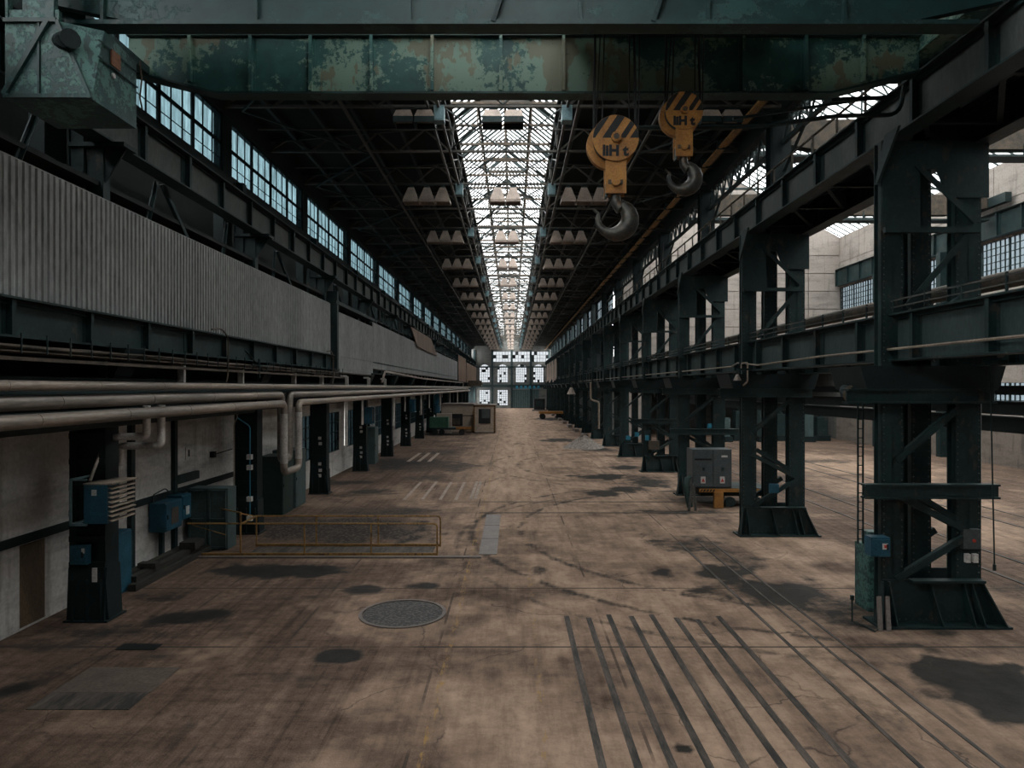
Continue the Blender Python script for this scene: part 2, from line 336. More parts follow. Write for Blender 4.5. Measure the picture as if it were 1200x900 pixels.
def floor_mat():
    m, nt, bs = newmat('worn_concrete_floor'); L = nt.links
    v = coords(nt); at = N(nt, 'ShaderNodeVertexColor', layer_name='wear_light')
    sp = N(nt, 'ShaderNodeSeparateColor'); L.new(at.outputs['Color'], sp.inputs[0])
    n1 = noise(nt, v, .35, 6, .65); n2 = noise(nt, coords(nt, (2.2, .35, 1)), .8, 6, .7); n3 = noise(nt, v, 5, 8, .75); n4 = noise(nt, v, 40, 3, .7)
    base = ramp(nt, n1, [(.30, (.098, .070, .055)), (.5, (.155, .112, .088)), (.72, (.20, .148, .117))])
    base = mix(nt, .55, base, ramp(nt, n2, [(.30, .55), (.5, .95), (.7, 1.25)]), 'MULTIPLY')
    base = mix(nt, .6, base, ramp(nt, n3, [(.34, .30), (.50, .95), (.66, 1.45)]), 'MULTIPLY')
    base = mix(nt, .45, base, ramp(nt, n4, [(.3, .5), (.7, 1.35)]), 'MULTIPLY')
    n5 = noise(nt, coords(nt, (5, .12, 1)), 1.0, 6, .75); base = mix(nt, .8, base, ramp(nt, n5, [(.34, .45), (.48, 1.0), (.66, 1.35)]), 'MULTIPLY')
    n7 = noise(nt, coords(nt, (.25, 3.2, 1)), 1.1, 6, .75); base = mix(nt, .5, base, ramp(nt, n7, [(.36, .5), (.5, 1.0), (.66, 1.25)]), 'MULTIPLY')
    n6 = noise(nt, coords(nt, (.55, .8, 1)), .6, 5, .75); base = mix(nt, ramp(nt, n6, [(.56, 0), (.64, .55)]), base, (.055, .048, .042))
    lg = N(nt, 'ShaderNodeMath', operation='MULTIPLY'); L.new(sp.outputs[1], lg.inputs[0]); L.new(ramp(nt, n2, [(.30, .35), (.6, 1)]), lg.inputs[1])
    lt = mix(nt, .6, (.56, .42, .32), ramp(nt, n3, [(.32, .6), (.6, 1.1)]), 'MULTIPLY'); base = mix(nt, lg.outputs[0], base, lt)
    # gravel or cobble infill
    vo = N(nt, 'ShaderNodeTexVoronoi', Scale=9.0); L.new(v, vo.inputs['Vector'])
    base = mix(nt, sp.outputs[2], base, ramp(nt, vo.outputs['Distance'], [(.1, (.14, .115, .10)), (.55, (.035, .032, .03))]))
    # oily marks and painted shadow
    nb = noise(nt, coords(nt), 1.6, 8, .72)
    q1 = N(nt, 'ShaderNodeMath', operation='MULTIPLY_ADD'); L.new(nb, q1.inputs[0]); q1.inputs[1].default_value = 2.2; q1.inputs[2].default_value = -1.32
    q2 = N(nt, 'ShaderNodeMath', operation='MULTIPLY_ADD'); L.new(sp.outputs[0], q2.inputs[0]); q2.inputs[1].default_value = 1.45; L.new(q1.outputs[0], q2.inputs[2])
    q3 = N(nt, 'ShaderNodeMath', operation='MULTIPLY_ADD', use_clamp=True); L.new(q2.outputs[0], q3.inputs[0]); q3.inputs[1].default_value = 1.5; q3.inputs[2].default_value = -.1
    d3 = N(nt, 'ShaderNodeMath', operation='MULTIPLY', use_clamp=True); L.new(q3.outputs[0], d3.inputs[0]); d3.inputs[1].default_value = .95
    base = mix(nt, 1.0, base, (.90, .83, .785), 'MULTIPLY')
    oil_shade = mix(nt, ramp(nt, nb, [(.35, 0), (.65, 1)]), (.005, .007, .007), (.024, .024, .023))
    base = mix(nt, d3.outputs[0], base, oil_shade)
    # cracks
    wv = N(nt, 'ShaderNodeVectorMath', operation='MULTIPLY_ADD'); nz = N(nt, 'ShaderNodeTexNoise', Scale=.9, Detail=6.0); L.new(v, nz.inputs['Vector'])
    L.new(nz.outputs['Color'], wv.inputs[0]); wv.inputs[1].default_value = (1.6, 1.6, 0); L.new(v, wv.inputs[2])
    vc = N(nt, 'ShaderNodeTexVoronoi', Scale=.24, feature='DISTANCE_TO_EDGE'); L.new(wv.outputs[0], vc.inputs['Vector'])
    ckg = noise(nt, coords(nt), .5, 3, .6)
    ck = N(nt, 'ShaderNodeMath', operation='MULTIPLY'); L.new(ramp(nt, vc.outputs['Distance'], [(.0, .85), (.005, 0)]), ck.inputs[0]); L.new(ramp(nt, ckg, [(.45, 0), (.58, 1)]), ck.inputs[1]); ck = ck.outputs[0]
    base = mix(nt, ck, base, (.05, .04, .034))
    # slab joints
    sx = N(nt, 'ShaderNodeSeparateXYZ'); L.new(v, sx.inputs[0])
    def line(sock, pos, wd, soft=.5):
        a = N(nt, 'ShaderNodeMath', operation='SUBTRACT'); L.new(sock, a.inputs[0]); a.inputs[1].default_value = pos
        b = N(nt, 'ShaderNodeMath', operation='ABSOLUTE'); L.new(a.outputs[0], b.inputs[0])
        c = N(nt, 'ShaderNodeMath', operation='LESS_THAN'); L.new(b.outputs[0], c.inputs[0]); c.inputs[1].default_value = wd; return c.outputs[0]
    def gate(a, b, op='MULTIPLY'):
        c = N(nt, 'ShaderNodeMath', operation=op); L.new(a, c.inputs[0])
        if isinstance(b, float): c.inputs[1].default_value = b
        else: L.new(b, c.inputs[1])
        return c.outputs[0]
    for pos in (29.8, 27.2, 17.0, 44.5, 36.6, 13.15):
        k = gate(line(sx.outputs[1], pos, .035), ramp(nt, n1, [(.35, 0), (.45, .8)])); base = mix(nt, k, base, (.04, .035, .03))
    for pos in (-1.42, -4.4, -7.1, 1.9, 5.4, 6.45, 12.4, 13.9, 16.5, 18.0, 21.0):
        k = gate(line(sx.outputs[0], pos, .025), ramp(nt, noise(nt, coords(nt, (.5, .5, 1)), .9, 4, .6), [(.46, 0), (.56, .7)])); base = mix(nt, k, base, (.045, .038, .033))
    # worn yellow guide lines
    nw = noise(nt, coords(nt, (5, 1.2, 1)), 2.0, 5, .75)
    for pos, th in ((-1.2, .56), (.46, .60)):
        k = gate(line(sx.outputs[0], pos, .06), ramp(nt, nw, [(th-.05, 0), (th+.05, .75)])); base = mix(nt, k, base, (.42, .25, .08))
    L.new(base, bs.inputs['Base Color'])
    rg = ramp(nt, d3.outputs[0], [(0, .9), (1, .75)]); L.new(rg, bs.inputs['Roughness'])
    bs.inputs['Specular IOR Level'].default_value = .15
    hb = mix(nt, .5, n3, n4); hb = mix(nt, ck, hb, (0, 0, 0)); bump(nt, bs, hb, .6, .03)
    return m
fm = grid_floor(); fm.materials.append(floor_mat())
floor = bpy.data.objects.new('floor', fm); COL.objects.link(floor); floor['kind'] = 'structure'
# steel strips let into the concrete (start 14.9 m ahead, run back under the camera)
for i, (x, y1) in enumerate(((1.19, 14.9), (1.66, 14.8), (2.12, 15.0), (2.60, 14.9), (3.06, 15.0), (3.56, 14.8), (3.98, 14.7), (4.50, 14.9))):
    MB().box(x-.055, x+.055, 3.5, y1, -.02, .012).build('floor_strip', 'strip', floor)
for x, wd in ((5.38, .07), (6.02, .05), (6.45, .06)):
    MB().box(x-wd/2, x+wd/2, 3.5, 22, -.02, .012).build('floor_rail', 'strip', floor)
for y in (27.2, 29.8): MB().box(-1.3, 9.8, y-.04, y+.04, -.02, .014).build('cross_rail', 'strip', floor)
for x in (13.0, 14.5, 18.2, 19.7): MB().box(x-.05, x+.05, 8, 64, -.02, .02).build('track_rail', 'strip', floor)
for x, s in ((-4.8, 0), (-4.0, .1), (-3.2, 0), (-2.5, -.1), (-1.85, .2), (-1.65, .2)):
    MB().box(x-.07, x+.07, 30.3+s, 36+s, -.02, .014).build('pale_strip', 'palestrip', floor)
for x in (-7.0, -6.3, -5.6): MB().box(x-.12, x+.12, 46, 52, -.02, .014).build('pale_strip', 'palestrip', floor)
for k in range(3): MB().box(-1.0, -.45, 20.4+k*2.15, 22.5+k*2.15, -.02, .015).build('pale_steel_plate', 'plate', floor)
cx, cy = P(472, 719)
mr = MB()
for i in range(40):
    a, b = 2*PI*i/40, 2*PI*(i+1)/40
    mr.bar((cx+.92*math.cos(a), cy+.92*math.sin(a), .005), (cx+.92*math.cos(b), cy+.92*math.sin(b), .005), .075, .04)
mr.build('manhole_ring', 'plate', floor)
mm = MB(); n = 40
mm.add([(cx, cy, .008)]+[(cx+.87*math.cos(2*PI*i/n), cy+.87*math.sin(2*PI*i/n), .008) for i in range(n)], [(0, i+1, (i+1) % n+1) for i in range(n)])
cob, cnt, cbs = newmat('tarred_cobble_infill')
cv = N(cnt, 'ShaderNodeTexVoronoi', Scale=16.0); cnt.links.new(coords(cnt), cv.inputs['Vector'])
cnt.links.new(ramp(cnt, cv.outputs['Distance'], [(.15, (.12, .105, .095)), (.6, (.03, .03, .03))]), cbs.inputs['Base Color']); cbs.inputs['Roughness'].default_value = .7
bump(cnt, cbs, cv.outputs['Distance'], .6, .02)
mm.build('manhole_infill', cob, floor)
for (ax, ay, bx, by, lift) in ((62, 812, 150, 778, .012), (30, 832, 64, 790, .010)):
    x0, y0 = P(ax, ay); x1, y1 = P(bx, by); MB().box(x0, x0+1.6, y0, y0+1.0, -.02, lift).build('floor_cover_plate', 'strip' if lift < .011 else 'floorplate', floor)
x0, y0 = P(135, 762); MB().box(x0, x0+.75, y0, y0+.3, -.02, .014).build('black_slot_strip', 'black', floor)  # flat black strip, the dark of a slot put into colour

# ------------------------------------------------------------ setting: walls, roof
XL = -10.1
wl = MB()
wl.box(XL-.25, XL, YB, 32.4, 0, 4.1); wl.box(XL-.25, XL, 32.4, YF, 0, 1.35); wl.box(XL-.25, XL, 32.4, YF, 3.6, 4.1)
wall_left = wl.build('wall_left', 'wall', kind='structure')
M['patch'] = worn('brown_rust_wash', (.17, .12, .075), (.10, .075, .05), .9, 0, 2, (1, 1, .4))
MB().box(XL, XL+.006, 14.0, 14.75, .05, 1.75).build('painted_patch', 'patch', wall_left, label='brown discoloured rectangle on the wall')
MB().box(XL, XL+.06, 6, 32.4, 1.78, 1.96).build('wall_rail', 'steel_deep', wall_left)
for y in (9.5, 18.0, 20.3, 26.8): MB().box(XL, XL+.12, y-.09, y+.09, 0, 4.1).build('wall_post', 'steel', wall_left)
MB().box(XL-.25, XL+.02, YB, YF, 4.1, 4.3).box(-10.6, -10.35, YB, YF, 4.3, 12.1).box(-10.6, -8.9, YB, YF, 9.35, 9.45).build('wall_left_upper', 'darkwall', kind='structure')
MB().box(-9.95, -9.6, YB, YF, 11.9, 12.2).box(-9.95, -9.6, YB, YF, 14.15, 14.95).build('trim_1', 'steel_deep', kind='structure')
# low windows in the left wall beyond the second bay
for n in range(2, 14):
    y0 = 14.6+BAY*n+1.0; y1 = y0+BAY-1.7; fr = MB()
    for k in range(11):
        y = y0+(y1-y0)*k/10; fr.box(XL-.12, XL-.04, y-.025, y+.025, 1.35, 3.6)
    for z in (1.37, 1.9, 2.45, 3.0, 3.58): fr.box(XL-.12, XL-.04, y0, y1, z-.02, z+.02)
    o = fr.build('window_%d' % (20+n), 'steel', kind='structure')
    MB().box(XL-.10, XL-.09, y0, y1, 1.35, 3.6).build('pane', 'glass_dark', o)
    MB().box(XL-.25, XL, y1, y1+1.7, 1.35, 3.6).build('wall_pier', 'wall', wall_left)

# roof: two dark slopes either side of the glazed monitor
ZE, ZC, ZR = 14.9, 15.55, 17.35
HC = 2.02
rf = MB()
rf.prism([(-9.95, ZE), (CX-HC, ZC), (CX-HC, ZC+.15), (-9.95, ZE+.15)], 'y', YB, YF)
rf.prism([(CX+HC, ZC), (9.45, ZE), (9.45, ZE+.15), (CX+HC, ZC+.15)], 'y', YB, YF)
rf.prism([(CX-HC, ZC), (CX, ZR), (CX+HC, ZC), (CX+HC, ZC+.1), (CX, ZR+.1), (CX-HC, ZC+.1)], 'y', YB, GY)  # added unseen deck, keeps skylight off the foreground
ceiling = rf.build('ceiling', 'roof', kind='structure')
pm = mmesh(MB().box(-.06, .06, 0, BAY, -.09, .09), 'purlin', 'truss_dark')
for n in range(-4, 18):
    for x in (-8.6, -7.2, -5.8, -4.4, -3.1, 2.5, 3.8, 5.2, 6.6, 8.0):
        z = ZC-(abs(x-CX)-HC)*(ZC-ZE)/(9.65-HC)-.12
        if n > 12: continue
        inst(pm, 'purlin', (x, Y0+.6+BAY*n, z), ceiling)
# glazed monitor
sky = MB()
for sgn in (-1, 1): sky.box(CX+sgn*HC-.05, CX+sgn*HC+.05, YB, YF, ZC, ZC+.12)
sky.box(CX-.06, CX+.06, YB, YF, ZR-.12, ZR)
for sgn in (-1, 1): sky.box(CX+sgn*HC*.52-.05, CX+sgn*HC*.52+.05, YB, YF, ZC+.75, ZC+.87)
skylight = sky.build('window_1', 'truss', kind='structure')
gb = MB()
y = 5.0
while y < YF-2:
    for sgn in (-1, 1): gb.bar((CX+sgn*HC, y, ZC+.1), (CX, y, ZR-.03), .17, .04)
    y += .47 if y < 60 else .62 if y < 90 else .9
gb.build('glazing_bar', 'truss_dark', skylight, kind='stuff')
for n in range(-4, 18):
    a, b = Y0+.6+BAY*n, min(Y0+.6+BAY*(n+1), YF)
    if b <= GY: continue
    a = max(a, GY)
    for sgn in (-1, 1):
        MB().add([(CX+sgn*HC, a, ZC+.15), (CX, a, ZR+.02), (CX, b, ZR+.02), (CX+sgn*HC, b, ZC+.15)], [(0, 1, 2, 3)]).build('glass_slope', 'glass_sky', skylight)
# back wall behind the camera and far wall
MB().box(-10.4, 33, YB-.3, YB, 0, 24).build('wall_back', 'farwall', kind='structure')
def FX(px): return (px-600)*YF/800
def FZ(py): return 5+(454-py)*YF/800
ops = [(578, 599, 412, 424), (600.5, 621, 412, 424), (622.5, 643, 412, 424),
       (562, 574, 427, 448), (583, 595, 427, 448), (604.5, 617, 427, 448), (625, 637, 427, 448),
       (562, 574, 457, 473), (583, 595, 457, 475), (600, 631.5, 457, 478.3)]
O = [(FX(a), FX(b), FZ(d), FZ(c)) for a, b, c, d in ops]
xs = sorted({-10.4, 9.6}|{round(v, 4) for o in O for v in o[:2]}); zs = sorted({0.0, 17.5}|{round(v, 4) for o in O for v in o[2:]})
fw = MB()
for i in range(len(xs)-1):
    for j in range(len(zs)-1):
        mx_, mz_ = (xs[i]+xs[i+1])/2, (zs[j]+zs[j+1])/2
        if not any(o[0] < mx_ < o[1] and o[2] < mz_ < o[3] for o in O): fw.box(xs[i], xs[i+1], YF, YF+.4, zs[j], zs[j+1])
wall_far = fw.build('wall_far', 'farwall', kind='structure')
MB().box(-9.5, 9.3, YF-.5, YF, 5.0, 5.7).box(-9.5, 9.3, YF-.35, YF, 9.75, 10.1).build('wall_beam', 'steel', wall_far)
for x in (FX(577), FX(599.7), FX(622), FX(643.5), FX(556)): MB().box(x-.25, x+.25, YF-.35, YF, 0, 14).build('wall_column', 'steel', wall_far)
for k, o in enumerate(O[:9]):
    fr = MB(); nx, nz = (6, 3) if k < 3 else (5, 7)
    for i in range(nx+1):
        x = o[0]+(o[1]-o[0])*i/nx; fr.box(x-.035, x+.035, YF+.1, YF+.2, o[2], o[3])
    for j in range(nz+1):
        z = o[2]+(o[3]-o[2])*j/nz; fr.box(o[0], o[1], YF+.1, YF+.2, z-.035, z+.035)
    f = fr.build('window_%d' % (2+k), 'steel', kind='structure')
    MB().box(o[0], o[1], YF+.14, YF+.15, o[2], o[3]).build('pane', 'glass_far', f)
    rr = random.Random(k)
    for q in range(4 if k != 0 else 3):
        i, j = rr.randrange(nx), rr.randrange(nz); x = o[0]+(o[1]-o[0])*i/nx; z = o[2]+(o[3]-o[2])*j/nz
        MB().box(x, x+(o[1]-o[0])/nx, YF+.05, YF+.09, z, z+(o[3]-o[2])/nz).build('missing_pane_dark', 'black', f)  # black board standing in for the dark of a missing pane
    if 3 <= k < 7:                                        # shallow arched heads
        w_ = o[1]-o[0]; a = MB()
        for s_ in (0, 1):
            xa = o[s_]; d = (1 if s_ == 0 else -1)
            a.prism([(xa, o[3]), (xa, o[3]-.9), (xa+d*.35, o[3]-.35), (xa+d*1.0, o[3])], 'y', YF-.02, YF+.1)
        a.build('arch_spandrel', 'farwall', f)
o = O[9]
dm = MB()
for i in range(12):
    x = o[0]+(o[1]-o[0])*i/12; dm.box(x+.03, x+(o[1]-o[0])/12-.03, YF+.02, YF+.2, 0, o[3])
MB().box(o[0], o[1], YF+.15, YF+.3, 0, o[3]).build('door_1', 'steel_deep', kind='structure')
d1 = bpy.data.objects['door_1']
for i in range(12):
    x = o[0]+(o[1]-o[0])*i/12; MB().box(x+.04, x+(o[1]-o[0])/12-.04, YF+.02, YF+.14, 0.05, o[3]-.05).build('door_board', 'greygreen', d1)

# ------------------------------------------------------------ left clerestory windows: one per bay, 4 lights x 3 columns x 2 rows
for n in range(-1, 17):
    ya = 14.6+.9+BAY*n+.35-1.1+.0; yb = ya+BAY-.7
    if n == -1: ya += 2
    fr = MB(); W4 = (yb-ya)/4
    for i in range(5):
        y = ya+W4*i; fr.box(-9.74, -9.68, y-.08, y+.08, 12.2, 14.15)
    far = n > 5
    for i in range(4):
        for k in (1, 2): y = ya+W4*i+W4*k/3; fr.box(-9.715, -9.69, y-.03, y+.03, 12.2, 14.15)
    for z, t in ((12.24, .05), (13.15, .06), (14.1, .05)): fr.box(-9.72, -9.68, ya, yb, z-t, z+t)
    for z in (12.62,): fr.box(-9.71, -9.69, ya, yb, z-.012, z+.012)
    o = fr.build('window_%d' % (40+n+1), 'steel_deep', kind='structure')
    if far: MB().box(-9.705, -9.695, ya, yb, 12.2, 14.15).build('pane', 'glass_blue', o)
    else:
        for i in range(4):
            for k in range(3):
                for z0, z1 in ((12.29, 13.09), (13.21, 14.05)):
                    y = ya+W4*i+W4*k/3+.03; MB().box(-9.705, -9.695, y, y+W4/3-.06, z0, z1).build('pane', 'glass_blue', o)
    MB().box(-9.95, -9.62, yb+.0, yb+.7, 9.4, 14.9).build('trim_%d' % (n+3), 'steel_deep', kind='structure')
# right clerestory windows, glazed only from the sixth bay on
for n in range(5, 17):
    ya = Y0+.35+BAY*n; yb = ya+BAY-.7; fr = MB(); W4 = (yb-ya)/4
    if n == 5: ya += W4*2
    for i in range(0 if n != 5 else 2, 5): y = (Y0+.35+BAY*n)+W4*i; fr.box(9.17, 9.22, y-.08, y+.08, 11.2, 14.15)
    for i in range(0 if n != 5 else 2, 4):
        for k in (1, 2): y = (Y0+.35+BAY*n)+W4*i+W4*k/3; fr.box(9.185, 9.21, y-.03, y+.03, 11.2, 14.15)
    for z, t in ((11.3, .08), (12.2, .05), (13.15, .06), (14.1, .05)): fr.box(9.18, 9.22, ya, yb, z-t, z+t)
    o = fr.build('window_%d' % (60+n), 'steel_deep', kind='structure')
    MB().box(9.195, 9.205, ya, yb, 11.2, 14.15).build('pane', 'glass_white', o)
MB().box(9.0, 9.4, YB, YF, 14.15, 14.95).box(9.3, 9.7, 66, YF, 0, 11.2).build('wall_right', 'steel_deep', kind='structure')

# ------------------------------------------------------------ side hall on the right
XR = 31.7; YE = 66.0
MB().box(XR-.35, XR+.2, YB, YE, 0, 2.5).build('wall_right_low', 'retain', kind='structure')
sw = MB().box(XR, XR+.3, YB, YE, 2.5, 3.6).box(XR, XR+.3, YB, YE, 5.3, 11.4).box(XR, XR+.3, YB, YE, 14.6, 19.5)
for n in range(-4, 8): sw.box(XR-.05, XR+.3, Y0+BAY*n-.5, Y0+BAY*n+.5, 11.4, 14.6)
side_wall = sw.build('wall_right_side_hall', 'panelwall', kind='structure')
for n in range(-1, 6):
    for z0, z1 in ((14.65, 17.0), (17.05, 19.45)):
        for k in range(2):
            y = Y0+BAY*n+k*BAY/2; MB().box(XR-.06, XR, y+.03, y+BAY/2-.03, z0, z1).build('wall_panel', 'panelwall', side_wall)
for n in range(-4, 6):
    for tag_, (z0, z1, m_) in enumerate(((11.4, 14.6, 'glass_white'), (3.6, 5.3, 'glass_white'))):
        ya, yb = Y0+BAY*n+.5, Y0+BAY*n+BAY-.5
        if yb > YE: yb = YE
        fr = MB()
        for k in range(19):
            y = ya+(yb-ya)*k/18; t = .07 if k % 6 == 0 else .02; fr.box(XR+.05, XR+.13, y-t, y+t, z0, z1)
        for k in range(8 if tag_ == 0 else 4):
            z = z0+(z1-z0)*k/(7 if tag_ == 0 else 3); fr.box(XR+.05, XR+.13, ya, yb, z-.02, z+.02)
        o = fr.build('window_%d' % (80+2*(n+4)+tag_), 'steel', kind='structure')
        MB().box(XR+.09, XR+.10, ya, yb, z0, z1).build('pane', m_, o)
ew = MB().box(10, XR+.3, YE, YE+.4, 7.2, 19.5).box(10, 12.5, YE, YE+.4, 0, 7.2).prism([(10, 19.5), (XR, 19.5), (21, 25.4)], 'y', YE, YE+.4)
end_wall = ew.build('wall_end_side_hall', 'panelwall', kind='structure')
for i in range(7):
    for j in range(7):
        x = 10.3+i*3.05; z = 7.4+j*1.72
        MB().box(x+.04, x+3.0, YE-.10, YE, z+.03, z+1.68).build('wall_panel', 'panelwall', end_wall)
MB().box(XR, XR+.3, YE, YE+14, 0, 8).box(9.7, 10, YE, YE+14, 0, 8).box(10, XR, YE+14, YE+14.3, 0, 8).box(10, XR, YE, YE+14, 7.2, 7.3).build('wall_rear_side_hall', 'farwall', kind='structure')
MB().box(10, XR, YE+.4, YE+14, -.06, -.01).build('floor_side_hall', fm.materials[0], kind='structure')
for k in range(5):
    x = 13+k*3.6
    o = MB().box(x, x+2.6, YE+13.8, YE+13.9, 3.6, 6.4).build('window_%d' % (110+k), 'glass_far', kind='structure')
# roof of the side hall: rafters, purlins and glass
rs = MB().box(9.3, 10.6, YB, YE, 19.3, 19.5).box(20.8, 21.2, YB, YE, 25.2, 25.45).box(9.3, 9.9, YB, YE, 14.9, 19.5)
for x in (13.5, 17.3, 24.6, 28.2):
    z = 25.3-abs(x-21)*5.85/10.8; rs.box(x-.08, x+.08, YB, YE, z-.25, z-.05)
side_roof = rs.build('ceiling_side_hall', 'truss_dark', kind='structure')
gr = MB(); y = 8.0
while y < YE:
    gr.bar((10.2, y, 19.4), (21, y, 25.25), .07, .1); gr.bar((XR+.2, y, 19.4), (21, y, 25.25), .07, .1); y += .85
gr.build('glazing_bar', 'truss_dark', side_roof, kind='stuff')
for sgn in (-1, 1):
    xe = 10.2 if sgn < 0 else XR+.2
    MB().add([(xe, 6, 19.5), (21, 6, 25.4), (21, YE, 25.4), (xe, YE, 19.5)], [(0, 1, 2, 3)]).build('roof_glass', 'glass_side', side_roof)
    MB().prism([(xe, 19.5), (21, 25.4), (21, 25.5), (xe, 19.6)], 'y', YB, 6).build('light_block_deck', 'roof', side_roof)  # added unseen deck, holds back daylight from the near side hall
def side_truss(y, k):
    t = thing('side_hall_truss', (21, y, 19.3), '%s cross truss from the front under the glass roof of the right side hall' % ORD[k], 'truss', 'roof trusses of the side hall')
    MB().angle((10.3, y, 19.4), (XR, y, 19.4), .16, .03).build('bottom_chord', 'truss_dark', t)
    MB().angle((10.3, y, 19.5), (21, y, 25.1), .16, .03).angle((XR, y, 19.5), (21, y, 25.1), .16, .03).build('top_chord', 'truss_dark', t)
    b = MB()
    for x in (13.5, 17.3, 21, 24.6, 28.2):
        z = 25.1-abs(x-21)*5.7/10.8; b.bar((x, y, 19.4), (x, y, z), .09)
    for x, x2 in ((10.4, 13.5), (13.5, 17.3), (17.3, 21), (31.4, 28.2), (28.2, 24.6), (24.6, 21)):
        z = 25.1-abs(x2-21)*5.7/10.8; b.bar((x, y, 19.4), (x2, y, z), .08)
    b.build('web_brace', 'truss_dark', t)
for k in range(6): side_truss(Y0+BAY*(k)+.5, k)

# ------------------------------------------------------------ crane runway girders
def stiff_mesh(h, out, name, mat='steel'):
    return mmesh(MB().box(0, out, -.012, .012, -h/2, h/2).box(out-.02, out, -.05, .05, -h/2, h/2).box(0, .02*(1 if out > 0 else -1), -.09, .09, -h/2, h/2), name, mat)
def girder(name, x, z0, z1, side, ya, yb, label, web='web', step=2.175, y_off=0.0, flange=.22):
    """side = +1: the visible face looks to +X, -1: to -X"""
    t = thing(name, (x, ya, z0), label, 'girder')
    MB().box(x-.01, x+.01, ya, yb, z0+.03, z1-.03).build('web_plate', web, t)
    MB().box(x-flange, x+flange, ya, yb, z1-.04, z1).angle((x+side*.02, ya, z1-.11), (x+side*.02, yb, z1-.11), .12, .015).build('top_flange', 'steel', t)
    MB().box(x-flange, x+flange, ya, yb, z0, z0+.04).build('bottom_flange', 'steel', t)
    h = z1-z0-.09; me = stiff_mesh(h, side*.16, 'stiffener')
    wide = mmesh(MB().box(0, side*.18, -.012, .012, -h/2, h/2).box(0, side*.03, -.22, .22, -h/2, h/2).box(side*.16, side*.18, -.06, .06, -h/2, h/2), 'splice_plate', 'steel')
    y = ya+.6+y_off; k = 0
    while y < yb:
        inst(wide if k % 4 == 3 else me, 'stiffener' if k % 4 != 3 else 'splice_plate', (0, y-ya, (z1-z0)/2), t); y += step; k += 1
    return t
GR = girder('crane_runway_girder', 8.15, 10.25, 11.2, -1, 2, YF-.6, 'long upper dark steel crane girder along the right side of the nave', y_off=.17)
GL = girder('crane_runway_girder', -8.75, 10.25, 11.2, 1, 2, YF-.6, 'long upper brown-grey steel crane girder below the left window band', y_off=.4)
GM = girder('middle_girder', 8.15, 5.55, 6.55, -1, 2, YF-.6, 'long lower dark steel girder along the right columns, topped by a low rod rail', web='web_teal', y_off=.17)
GK = girder('middle_girder', -8.65, 5.85, 6.55, 1, 2, YF-.6, 'long dark steel girder under the grey corrugated cladding on the left', web='steel', y_off=.35)
GO = girder('outer_runway_girder', 9.95, 10.15, 11.05, -1, 2, 66, 'outer upper crane girder carried by the right columns, towards the side hall', web='steel_deep')
GP = girder('outer_middle_girder', 9.95, 5.45, 6.45, -1, 2, 66, 'outer lower girder carried by the right columns, towards the side hall', web='steel')
# crane rails
for g, x in ((GR, 8.15), (GL, -8.75)):
    MB().box(x-.035, x+.035, 2, YF-.6, 11.2, 11.3).build('crane_rail', 'rust', g)
# lattice soffits between twin girders
for gz, par in ((10.3, GO), (5.6, GP)):
    b = MB(); y = 5.0; k = 0
    while y < 64:
        b.angle((8.3, y, gz), (9.8, y, gz), .12, .02); b.angle((8.3, y, gz), (9.8, y+2.175, gz), .09, .02); y += 2.175; k += 1
    b.build('soffit_bracing', 'steel_deep', par)
MB().box(8.35, 9.75, 2, 66, 11.06, 11.1).build('walkway_plate', 'steel', GR)
# handrail along the right runway
hr = thing('walkway_handrail', (8.6, 6, 11.2), 'rusty brown handrail running along the top of the upper right girder', 'railing')
MB().bar((8.62, 6, 12.2), (8.62, 62, 12.2), .05).build('top_rail', 'rust', hr)
MB().bar((8.62, 6, 11.7), (8.62, 62, 11.7), .035).build('middle_rail', 'rust', hr)
pmh = mmesh(MB().box(-.025, .025, -.025, .025, 0, 1.15), 'post', 'rust')
for k in range(38): inst(pmh, 'post', (.02, .5+k*1.45, -.1), hr)
# low cable guard on the lower right girder
hr = thing('cable_guard_rail', (8.05, 4, 6.55), 'low rail of thin rods along the top edge of the lower right girder', 'railing')
MB().bar((8.0, 4, 6.82), (8.0, 120, 6.82), .03).bar((8.0, 4, 6.68), (8.0, 120, 6.68), .025).build('rail', 'truss', hr)
pmh = mmesh(MB().box(-.018, .018, -.018, .018, 0, .32), 'post', 'steel')
for k in range(105): inst(pmh, 'post', (-.05, .5+k*1.09, 0), hr)
c = MB().path([(7.93, 5, 5.80), (7.93, 17.4, 5.80), (7.93, 22, 5.72)], .028, 6).path([(7.93, 22, 5.72), (7.93, 24.0, 5.86), (7.93, 24.6, 5.75), (7.93, 90, 5.72)], .03, 6)
tag(c.build('conduit_line', 'paleconduit'), 'thin pale conduit line along the lower edge of the lower right girder', 'conduit')
c = MB().path([(7.80, 23.2, 5.6), (7.80, 23.2, 5.82), (7.80, 22.6, 5.82), (7.80, 22.6, 5.2), (7.80, 23.4, 4.95)], .03, 6, .1)
tag(c.build('conduit_loop', 'paleconduit'), 'small hanging conduit loop on the girder beside the second right column', 'conduit')
c = MB().path([(7.6, 66, 5.5), (7.6, 66, 3.8), (8.4, 66, 3.6), (8.4, 66, 1.0)], .09, 8, .25)
tag(c.build('down_pipe', 'paleconduit'), 'pale down pipe with a step on the seventh right column, by the gravel heap', 'pipe')
